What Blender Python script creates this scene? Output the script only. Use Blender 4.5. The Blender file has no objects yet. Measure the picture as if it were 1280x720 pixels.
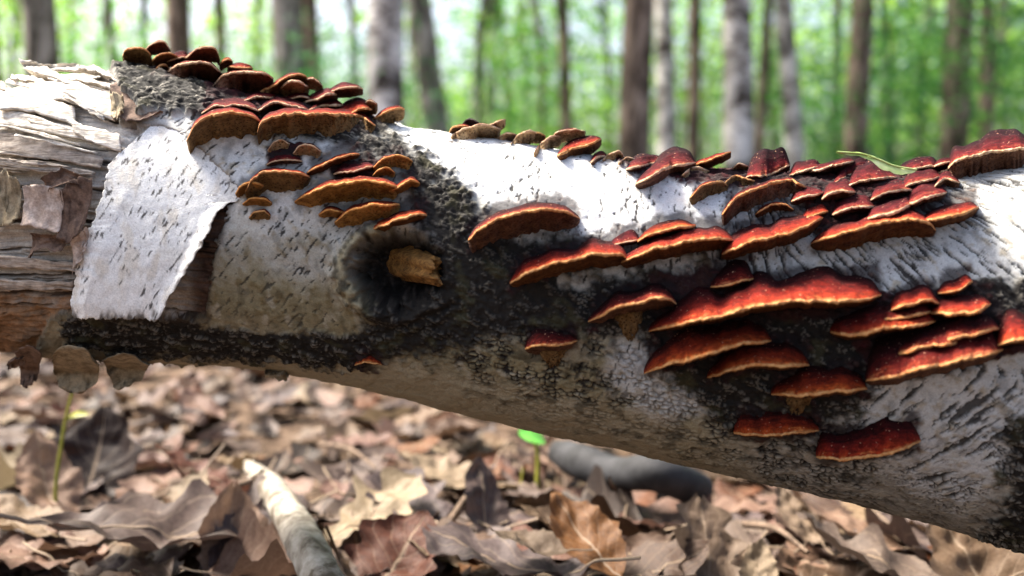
import bpy, math, random
import numpy as np
from mathutils import Vector, Matrix
R = math.radians
random.seed(7); rng = np.random.default_rng(7)
scene = bpy.context.scene
col = scene.collection

# ------------------------------------------------------------------ camera
FPX = 1108.0                     # focal length in pixels of a 1280 x 720 frame
CAM = np.array([0.0, 0.0, 0.36])
PITCH = math.atan(90 / FPX)
cam_d = bpy.data.cameras.new('camera')
cam_d.sensor_width = 36.0
cam_d.lens = FPX / 1280 * 36.0
cam_d.clip_start = 0.02; cam_d.clip_end = 2000
cam_d.dof.use_dof = True
cam_d.dof.focus_distance = 0.625
cam_d.dof.aperture_fstop = 3.3
cam = bpy.data.objects.new('camera', cam_d); col.objects.link(cam)
cam.location = CAM; cam.rotation_euler = (R(90) - PITCH, 0, 0)
scene.camera = cam

# ------------------------------------------------------------------ sky, sun, exposure
SUN = Vector((-0.50, 0.22, 0.82)).normalized()      # towards the sun
world = bpy.data.worlds.new('World'); scene.world = world
world.use_nodes = True
wn = world.node_tree; wn.nodes.clear()
sky = wn.nodes.new('ShaderNodeTexSky'); sky.sky_type = 'NISHITA'; sky.sun_disc = False
sky.sun_elevation = math.asin(SUN.z); sky.sun_rotation = math.atan2(SUN.x, SUN.y)
sky.air_density = 1.0; sky.dust_density = 7.0; sky.ozone_density = 1.0
wbg = wn.nodes.new('ShaderNodeBackground'); wbg.inputs[1].default_value = 0.12
wo = wn.nodes.new('ShaderNodeOutputWorld')
wn.links.new(sky.outputs[0], wbg.inputs[0]); wn.links.new(wbg.outputs[0], wo.inputs[0])
sun_d = bpy.data.lights.new('sun', 'SUN'); sun_d.energy = 4.0; sun_d.angle = R(20); sun_d.color = (1, 0.94, 0.84)
sun = bpy.data.objects.new('sun', sun_d); col.objects.link(sun)
sun.rotation_euler = SUN.to_track_quat('Z', 'Y').to_euler(); sun.location = (-3, -2, 6)
vs = scene.view_settings
vs.view_transform = 'Standard'; vs.look = 'None'; vs.gamma = 1; vs.use_curve_mapping = False
vs.exposure = 1.95
scene.cycles.max_bounces = 8; scene.cycles.diffuse_bounces = 4; scene.cycles.transmission_bounces = 6
scene.cycles.use_denoising = True

# ------------------------------------------------------------------ helpers: noise
_P = np.random.default_rng(3).permutation(4096)
_G = np.random.default_rng(4).uniform(0, 2 * np.pi, 4096); _GX, _GY = np.cos(_G), np.sin(_G)
_H = np.random.default_rng(5).random(4096)
def _h(i, j): return _P[(_P[i & 4095] + j) & 4095]
def pn(x, y):
    x = np.asarray(x, float); y = np.asarray(y, float)
    xi = np.floor(x).astype(np.int64); yi = np.floor(y).astype(np.int64); fx = x - xi; fy = y - yi
    u = fx * fx * fx * (fx * (fx * 6 - 15) + 10); v = fy * fy * fy * (fy * (fy * 6 - 15) + 10)
    def g(i, j, dx, dy):
        k = _h(i, j); return _GX[k] * dx + _GY[k] * dy
    a = g(xi, yi, fx, fy); b = g(xi + 1, yi, fx - 1, fy); c = g(xi, yi + 1, fx, fy - 1); d = g(xi + 1, yi + 1, fx - 1, fy - 1)
    return (a + (b - a) * u + ((c + (d - c) * u) - (a + (b - a) * u)) * v) * 1.5
def fbm(x, y, o=4, g=0.5):
    s = 0; a = 1; t = 0
    for k in range(o):
        s = s + a * pn(np.asarray(x) * 2**k + 17.3 * k, np.asarray(y) * 2**k + 9.1 * k); t += a; a *= g
    return s / t * 1.5
def worley(x, y):
    xi = np.floor(x).astype(np.int64); yi = np.floor(y).astype(np.int64)
    f1 = np.full(x.shape, 9.0); f2 = np.full(x.shape, 9.0); idv = np.zeros(x.shape)
    for i in (-1, 0, 1):
        for j in (-1, 0, 1):
            k = _h(xi + i, yi + j); px = xi + i + _H[k]; py = yi + j + _H[(k * 7 + 13) & 4095]
            d = np.hypot(px - x, py - y); nearer = d < f1
            f2 = np.where(nearer, f1, np.minimum(f2, d)); idv = np.where(nearer, _H[(k * 3 + 5) & 4095], idv); f1 = np.where(nearer, d, f1)
    return f1, f2, idv
def ss(a, b, x):
    t = np.clip((x - a) / (b - a), 0, 1); return t * t * (3 - 2 * t)
def polysd(px, py, poly):                    # >0 inside, distance to a polygon
    d = np.full(px.shape, 1e9); ins = np.zeros(px.shape, bool); n = len(poly)
    for k in range(n):
        (ax, ay), (bx, by) = poly[k], poly[(k + 1) % n]
        ex, ey = bx - ax, by - ay; wx, wy = px - ax, py - ay
        t = np.clip((wx * ex + wy * ey) / (ex * ex + ey * ey), 0, 1)
        d = np.minimum(d, (wx - ex * t)**2 + (wy - ey * t)**2)
        c = (ay <= py) != (by <= py)
        with np.errstate(divide='ignore', invalid='ignore'):
            xx = ax + (py - ay) / (by - ay if by != ay else 1e-9) * ex
        ins ^= c & (px < xx)
    return np.where(ins, 1, -1) * np.sqrt(d)
def spline(pts, n):                          # Catmull-Rom through points, sampled evenly
    P = np.array(pts, float)
    if len(P) == 2:
        t = np.linspace(0, 1, n)[:, None]; return P[0] + (P[1] - P[0]) * t
    Q = np.vstack([2 * P[0] - P[1], P, 2 * P[-1] - P[-2]]); out = []
    for i in range(1, len(Q) - 2):
        t = np.linspace(0, 1, 24, endpoint=False)[:, None]; a, b, c, d = Q[i - 1], Q[i], Q[i + 1], Q[i + 2]
        out.append(0.5 * (2 * b + (c - a) * t + (2 * a - 5 * b + 4 * c - d) * t**2 + (-a + 3 * b - 3 * c + d) * t**3))
    out = np.vstack(out + [P[-1:]]); L = np.concatenate([[0], np.cumsum(np.linalg.norm(np.diff(out, axis=0), axis=1))])
    s = np.linspace(0, L[-1], n)
    return np.stack([np.interp(s, L, out[:, k]) for k in range(out.shape[1])], 1)

# ------------------------------------------------------------------ helpers: meshes, things, materials
def mesh(name, V, F, uv=None, vcol=None, smooth=True):
    me = bpy.data.meshes.new(name); V = np.asarray(V, np.float32); F = np.asarray(F, np.int32); k = F.shape[1]
    me.vertices.add(len(V)); me.vertices.foreach_set('co', V.ravel())
    me.loops.add(F.size); me.loops.foreach_set('vertex_index', F.ravel())
    me.polygons.add(len(F)); me.polygons.foreach_set('loop_start', np.arange(0, F.size, k, dtype=np.int32))
    me.update(calc_edges=True)
    me.polygons.foreach_set('use_smooth', np.full(len(F), smooth))
    if uv is not None:
        l = me.uv_layers.new(name='UVMap'); l.data.foreach_set('uv', np.asarray(uv, np.float32)[F.ravel()].ravel())
    if vcol is not None:
        c = me.color_attributes.new('Col', 'FLOAT_COLOR', 'POINT')
        c.data.foreach_set('color', np.concatenate([np.asarray(vcol, np.float32), np.ones((len(V), 1), np.float32)], 1).ravel())
    me.update(); return me
def grid_faces(nu, nv, wrap=False):          # vertices indexed u * nv + v
    u, v = np.meshgrid(np.arange(nu - 1), np.arange(nv if wrap else nv - 1), indexing='ij'); v2 = (v + 1) % nv
    return np.stack([u * nv + v, (u + 1) * nv + v, (u + 1) * nv + v2, u * nv + v2], -1).reshape(-1, 4)
def obj(name, me, mat, parent=None):
    o = bpy.data.objects.new(name, me); col.objects.link(o)
    if mat and me and not me.materials: me.materials.append(mat)
    if parent is not None:
        o.parent = parent; o.matrix_parent_inverse = parent.matrix_world.inverted() if False else Matrix.Translation(-Vector(parent.location))
    return o
def tag(o, label, cat, group=None, kind=None):
    o['label'] = label
    if cat: o['category'] = cat
    if group: o['group'] = group
    if kind: o['kind'] = kind
    return o
def thing(name, label, cat, loc, group=None):
    o = bpy.data.objects.new(name, None); col.objects.link(o); o.location = loc; o.empty_display_size = 0.02
    return tag(o, label, cat, group)
class NT:
    def __init__(s, name, rough=0.8, spec=0.3):
        s.m = bpy.data.materials.new(name); s.m.use_nodes = True; s.t = s.m.node_tree; s.t.nodes.clear()
        s.out = s.n('ShaderNodeOutputMaterial'); s.b = s.n('ShaderNodeBsdfPrincipled')
        s.b.inputs['Roughness'].default_value = rough; s.b.inputs['Specular IOR Level'].default_value = spec
        s.l(s.b.outputs[0], s.out.inputs[0])
    def n(s, t, **kw):
        x = s.t.nodes.new(t)
        for k, v in kw.items(): setattr(x, k, v)
        return x
    def l(s, a, b): s.t.links.new(a, b)
    def noise(s, vec, scale, detail=4, rough=0.6, dist=0.0):
        x = s.n('ShaderNodeTexNoise'); x.inputs['Scale'].default_value = scale; x.inputs['Detail'].default_value = detail
        x.inputs['Roughness'].default_value = rough; x.inputs['Distortion'].default_value = dist
        if vec is not None: s.l(vec, x.inputs['Vector'])
        return x.outputs['Fac']
    def ramp(s, fac, stops):
        x = s.n('ShaderNodeValToRGB'); e = x.color_ramp.elements
        while len(e) < len(stops): e.new(0.5)
        for el, (p, c) in zip(e, stops): el.position = p; el.color = (*c, 1) if len(c) == 3 else c
        s.l(fac, x.inputs[0]); return x.outputs[0]
    def mix(s, a, b, f, mode='MIX'):
        x = s.n('ShaderNodeMix', data_type='RGBA', blend_type=mode)
        for v, i in ((f, 0), (a, 6), (b, 7)):
            if isinstance(v, (int, float)): x.inputs[i].default_value = v
            elif isinstance(v, tuple): x.inputs[i].default_value = (*v, 1)
            else: s.l(v, x.inputs[i])
        return x.outputs[2]
    def math(s, op, a, b=None):
        x = s.n('ShaderNodeMath', operation=op)
        for v, i in ((a, 0), (b, 1)):
            if v is None: continue
            if isinstance(v, (int, float)): x.inputs[i].default_value = v
            else: s.l(v, x.inputs[i])
        return x.outputs[0]
    def bump(s, h, strength, dist):
        x = s.n('ShaderNodeBump'); x.inputs['Strength'].default_value = strength; x.inputs['Distance'].default_value = dist
        s.l(h, x.inputs['Height']); s.l(x.outputs[0], s.b.inputs['Normal'])
    def color(s, c): s.l(c, s.b.inputs['Base Color'])
    def coord(s, w='Object'): return s.n('ShaderNodeTexCoord').outputs[w]
    def scale(s, v, sc):
        x = s.n('ShaderNodeMapping'); x.inputs['Scale'].default_value = sc; s.l(v, x.inputs['Vector']); return x.outputs[0]

def m_vcol(name, fine=900, amt=0.5, bump=0.5, bd=0.0006, rough=0.85, spec=0.2):
    k = NT(name, rough, spec); a = k.n('ShaderNodeAttribute', attribute_name='Col').outputs['Color']; p = k.coord()
    n = k.noise(p, fine, 5, 0.65); n2 = k.noise(p, fine * 0.22, 4, 0.6)
    t = k.ramp(n, [(0.28, (1 - amt,) * 3), (0.62, (1.0,) * 3)]); t2 = k.ramp(n2, [(0.3, (1 - amt * 0.55,) * 3), (0.6, (1.0,) * 3)])
    k.color(k.mix(k.mix(a, t, 1.0, 'MULTIPLY'), t2, 1.0, 'MULTIPLY')); k.bump(k.math('ADD', n, k.math('MULTIPLY', n2, 1.5)), bump, bd); return k.m
M = {}
M['bark'] = m_vcol('birch_bark', 900, 0.32, 0.55, 0.0007, 0.8)
M['wood'] = m_vcol('weathered_wood', 700, 0.35, 0.6, 0.0008, 0.85)
def m_fibre(name, c1, c2, stretch=(40, 500, 500), rough=0.85):
    k = NT(name, rough, 0.2); p = k.coord(); n = k.noise(k.scale(p, stretch), 1.0, 5, 0.65, 0.6); n2 = k.noise(p, 160, 4, 0.6)
    k.color(k.mix(k.ramp(n, [(0.3, c1), (0.6, c2)]), k.ramp(n2, [(0.35, (0.55,) * 3), (0.6, (1,) * 3)]), 1.0, 'MULTIPLY')); k.bump(n, 0.8, 0.0012); return k.m
M['splinter'] = m_fibre('splintered_wood', (0.36, 0.28, 0.2), (0.86, 0.8, 0.7))
M['splinter_grey'] = m_fibre('grey_wood', (0.19, 0.145, 0.11), (0.55, 0.47, 0.39))
M['stub'] = m_fibre('orange_wood', (0.07, 0.028, 0.008), (0.33, 0.165, 0.045), (90, 500, 500))
def m_flake(name, c1, c2, c3=None):
    k = NT(name, 0.85, 0.2); p = k.coord(); n = k.noise(p, 120, 5, 0.65, 0.4); n2 = k.noise(p, 700, 4, 0.6)
    k.color(k.mix(k.ramp(n, [(0.33, c1), (0.6, c2)]), k.ramp(n2, [(0.3, (0.65,) * 3), (0.6, (1,) * 3)]), 1.0, 'MULTIPLY')); k.bump(n, 0.6, 0.002); return k.m
M['flake_tan'] = m_flake('tan_bark_flake', (0.3, 0.22, 0.17), (0.58, 0.47, 0.4))
M['flake_brown'] = m_flake('brown_bark_flake', (0.06, 0.035, 0.025), (0.2, 0.13, 0.095))
M['flake_olive'] = m_flake('olive_bark_flake', (0.14, 0.105, 0.06), (0.36, 0.29, 0.19))
M['flake_black'] = m_flake('black_crust', (0.012, 0.009, 0.008), (0.05, 0.035, 0.03))

def m_cap(name, stops):
    k = NT(name, 0.9, 0.12); uv = k.n('ShaderNodeUVMap', uv_map='UVMap').outputs[0]; p = k.coord()
    sx = k.n('ShaderNodeSeparateXYZ'); k.l(uv, sx.inputs[0]); s = sx.outputs[1]
    w = k.noise(p, 110, 3, 0.6); w2 = k.noise(k.scale(uv, (26, 2.2, 1)), 1.0, 4, 0.6); z = k.noise(k.scale(uv, (1.5, 14, 1)), 1.0, 3, 0.55)
    f = k.math('ADD', s, k.math('MULTIPLY', k.math('SUBTRACT', w, 0.5), 0.32)); f = k.math('ADD', f, k.math('MULTIPLY', k.math('SUBTRACT', w2, 0.5), 0.07))
    f = k.math('ADD', f, k.math('MULTIPLY', k.math('SUBTRACT', z, 0.5), 0.42))
    c = k.ramp(f, stops); fine = k.noise(p, 800, 4, 0.75); mot = k.noise(p, 230, 4, 0.65)
    c = k.mix(c, k.ramp(fine, [(0.32, (0.45,) * 3), (0.62, (1.2,) * 3)]), 1.0, 'MULTIPLY'); c = k.mix(c, k.ramp(mot, [(0.36, (0.5,) * 3), (0.58, (1.1,) * 3)]), 1.0, 'MULTIPLY')
    sp = k.noise(p, 620, 1, 0.5); c = k.mix(c, (0.7, 0.4, 0.25), k.ramp(sp, [(0.73, (0, 0, 0)), (0.77, (0.75,) * 3)]))
    k.color(c); k.bump(k.math('ADD', z, k.math('MULTIPLY', fine, 1.3)), 0.75, 0.0011)
    return k.m
M['cap_red'] = m_cap('red_cap', [(0.05, (0.012, 0.002, 0.0026)), (0.45, (0.055, 0.0045, 0.0045)), (0.74, (0.18, 0.012, 0.006)), (0.97, (0.29, 0.03, 0.0085)), (1.0, (0.38, 0.1, 0.03))])
M['cap_orange'] = m_cap('orange_red_cap', [(0.05, (0.011, 0.0018, 0.002)), (0.45, (0.06, 0.0055, 0.0035)), (0.76, (0.22, 0.022, 0.0055)), (0.97, (0.35, 0.06, 0.011)), (1.0, (0.42, 0.145, 0.04))])
M['cap_maroon'] = m_cap('maroon_cap', [(0.05, (0.011, 0.002, 0.004)), (0.45, (0.036, 0.0035, 0.006)), (0.8, (0.09, 0.0065, 0.0085)), (0.96, (0.16, 0.016, 0.0115)), (1.0, (0.27, 0.09, 0.045))])
M['cap_dark'] = m_cap('dark_crimson_cap', [(0.05, (0.007, 0.0015, 0.002)), (0.5, (0.026, 0.0026, 0.0034)), (0.85, (0.1, 0.007, 0.005)), (0.97, (0.2, 0.026, 0.011)), (1.0, (0.36, 0.12, 0.05))])
def m_rim(name, a, b):
    k = NT(name, 0.8, 0.2); p = k.coord(); n = k.noise(p, 300, 4, 0.6); f = k.noise(p, 1500, 2, 0.6)
    k.color(k.mix(k.ramp(n, [(0.35, a), (0.62, b)]), k.ramp(f, [(0.3, (0.7,) * 3), (0.6, (1,) * 3)]), 1.0, 'MULTIPLY')); k.bump(f, 0.6, 0.0006); return k.m
M['rim'] = m_rim('cream_orange_rim', (0.36, 0.13, 0.035), (0.55, 0.3, 0.12))
M['rim_pale'] = m_rim('pale_tan_rim', (0.36, 0.2, 0.1), (0.62, 0.44, 0.28))
M['rim_orange'] = m_rim('orange_rim', (0.42, 0.15, 0.03), (0.62, 0.32, 0.1))
def m_pore(name, a, b, deep):
    k = NT(name, 0.9, 0.1); p = k.coord(); vo = k.n('ShaderNodeTexVoronoi'); vo.inputs['Scale'].default_value = 480; k.l(p, vo.inputs['Vector'])
    n = k.noise(p, 140, 4, 0.6); c = k.ramp(n, [(0.35, a), (0.65, b)]); d = vo.outputs['Distance']
    k.color(k.mix(deep, c, k.ramp(d, [(0.12, (0,) * 3), (0.42, (1,) * 3)]))); k.bump(d, 0.9, 0.0011); return k.m
M['pore_brown'] = m_pore('brown_pores', (0.0920, 0.0515, 0.0202), (0.1932, 0.1178, 0.0515), (0.0202, 0.0101, 0.0055))
M['pore_tan'] = m_pore('tan_pores', (0.2484, 0.1518, 0.0736), (0.4232, 0.2944, 0.1610), (0.0506, 0.0258, 0.0129))
M['pore_dark'] = m_pore('dark_pores', (0.0552, 0.0258, 0.0184), (0.1380, 0.0690, 0.0414), (0.0184, 0.0083, 0.0064))
M['pore_orange'] = m_pore('orange_pores', (0.1840, 0.0846, 0.0221), (0.3312, 0.1748, 0.0534), (0.0644, 0.0258, 0.0083))

# ------------------------------------------------------------------ the shape of the log (a front elevation in photo units, given real depth)
_f = np.array([0, math.cos(PITCH), -math.sin(PITCH)]); _u = np.array([0, math.sin(PITCH), math.cos(PITCH)]); _r = np.array([1.0, 0, 0])
def rays(px, py):
    px = np.asarray(px, float)[..., None]; py = np.asarray(py, float)[..., None]
    return _f + _r * (px - 640) / FPX - _u * (py - 360) / FPX
def project(P):
    d = P - CAM; w = d @ _f; return 640 + FPX * d[..., 0] / w, 360 - FPX * (d @ _u) / w
def ground_at(px, py, z=0.0):
    d = rays(px, py); t = (z - CAM[2]) / d[..., 2]; return CAM + d * t[..., None] if np.ndim(t) else CAM + d * t
def at_depth(px, py, y):
    d = rays(px, py); return CAM + d * (y / d[..., 1:2])
TOP = [(-260, 150), (-150, 132), (0, 112), (60, 95), (150, 82), (300, 112), (400, 134), (480, 154), (560, 166), (650, 178), (750, 196), (850, 211), (950, 218), (1050, 221), (1150, 220), (1210, 216), (1280, 203), (1400, 190), (1600, 170)]
BOT = [(-260, 425), (-150, 440), (0, 446), (80, 448), (180, 453), (250, 456), (330, 462), (440, 483), (550, 511), (660, 539), (760, 559), (850, 581), (960, 606), (1080, 633), (1180, 660), (1280, 690), (1400, 722), (1600, 775)]
_s = np.arange(-260, 1600, 2.0)
def _sm(v): k = np.hanning(61); k /= k.sum(); return np.convolve(np.pad(v, 30, mode='edge'), k, 'valid')
_yt = _sm(np.interp(_s, *zip(*TOP))); _yb = _sm(np.interp(_s, *zip(*BOT)))
_dt = rays(_s, _yt); _db = rays(_s, _yb); _at = np.arctan2(_dt[:, 2], _dt[:, 1]); _ab = np.arctan2(_db[:, 2], _db[:, 1])
_mid = (_at + _ab) / 2; _be = (_at - _ab) / 2
LY = np.interp(_s, [-260, 0, 640, 1280, 1600], [0.755, 0.74, 0.70, 0.662, 0.645])
_rho = LY / np.cos(_mid); LR = _rho * np.sin(_be); LZ = CAM[2] + _rho * np.sin(_mid)
LX = (_s - 640) / FPX * _rho * np.cos(_be)**2
def log_at(X): return np.interp(X, LX, LY), np.interp(X, LX, LZ), np.interp(X, LX, LR)
def hit(px, py, out=0.0):                    # where a sight line meets the log (or passes closest to it)
    d = rays(px, py); sh = d.shape[:-1]; d = d.reshape(-1, 3); ts = np.linspace(0.40, 0.82, 120)
    def g(t, dd):
        P = CAM + dd * t[..., None]; y, z, r = log_at(P[..., 0]); return np.hypot(P[..., 1] - y, P[..., 2] - z) - r - out
    G = g(np.broadcast_to(ts, (len(d), 120)), d[:, None, :]); neg = G < 0; first = np.argmax(neg, 1); has = neg.any(1)
    lo = ts[np.clip(first - 1, 0, 119)]; hi = ts[first]
    for _ in range(16):
        m = (lo + hi) / 2; q = g(m, d) < 0; hi = np.where(q, m, hi); lo = np.where(q, lo, m)
    t = np.where(has, hi, ts[np.argmin(G, 1)]); return (CAM + d * t[:, None]).reshape(*sh, 3)
def nrm(P):
    y, z, r = log_at(P[..., 0]); n = np.stack([np.zeros_like(y), P[..., 1] - y, P[..., 2] - z], -1); return n / np.linalg.norm(n, axis=-1, keepdims=True)

# ------------------------------------------------------------------ ground
def ground_z(x, y):
    return 0.02 * fbm(x * 0.9 + 3, y * 0.9, 3) + 0.10 * pn(x * 0.13, y * 0.13 + 5) * ss(2, 8, np.hypot(x, y))
gx = np.concatenate([-np.geomspace(400, 6, 26), np.linspace(-5.6, 5.6, 90), np.geomspace(6, 400, 26)])
gy = np.concatenate([-np.geomspace(400, 4, 20), np.linspace(-3.6, 8, 100), np.geomspace(8.4, 400, 34)])
GX, GY = np.meshgrid(gx, gy, indexing='ij'); GZ = ground_z(GX, GY) - 0.012
k = NT('forest_soil', 0.95, 0.1); p = k.coord(); n = k.noise(p, 22, 6, 0.7, 0.3); n2 = k.noise(p, 3, 4, 0.6)
k.color(k.mix(k.ramp(n, [(0.3, (0.035, 0.022, 0.014)), (0.5, (0.12, 0.08, 0.055)), (0.68, (0.27, 0.19, 0.14))]), k.ramp(n2, [(0.3, (0.6,) * 3), (0.7, (1,) * 3)]), 1.0, 'MULTIPLY')); k.bump(n, 1.0, 0.02)
g = obj('ground', mesh('ground', np.stack([GX, GY, GZ], -1).reshape(-1, 3), grid_faces(*GX.shape)), k.m)
tag(g, 'brown forest floor of soil beneath the fallen leaves', None, kind='structure')

# ------------------------------------------------------------------ bracket fungi, one thing each: rim line (front elevation), height of cap and underside shown, reach in mm
STY = {'red': ('cap_red', 'rim', 'pore_rust'), 'ora': ('cap_orange', 'rim', 'pore_rust'), 'mar': ('cap_maroon', 'rim_pale', 'pore_dark'), 'drk': ('cap_dark', 'rim', 'pore_dark'),
       'brn': ('cap_red', 'rim', 'pore_brown'), 'shd': ('cap_red', 'rim_pale', 'pore_dark'), 'tan': ('cap_maroon', 'rim_pale', 'pore_tan'), 'gld': ('cap_orange', 'rim_orange', 'pore_orange'), 'blk': ('black', 'black', 'black')}
M['black'] = M['flake_black']; M['pore_rust'] = m_pore('rust_pores', (0.06, 0.022, 0.009), (0.13, 0.055, 0.02), (0.018, 0.007, 0.004))
GA, GB, GC, GD, GE = ('bracket fungi crowded on the dark rough bark ridge', 'bracket fungi above the broken branch stub', 'small bracket fungi along the crest of the log', 'bracket fungi around the green leaf on the crest', 'bracket fungi on the flank of the log')
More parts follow.
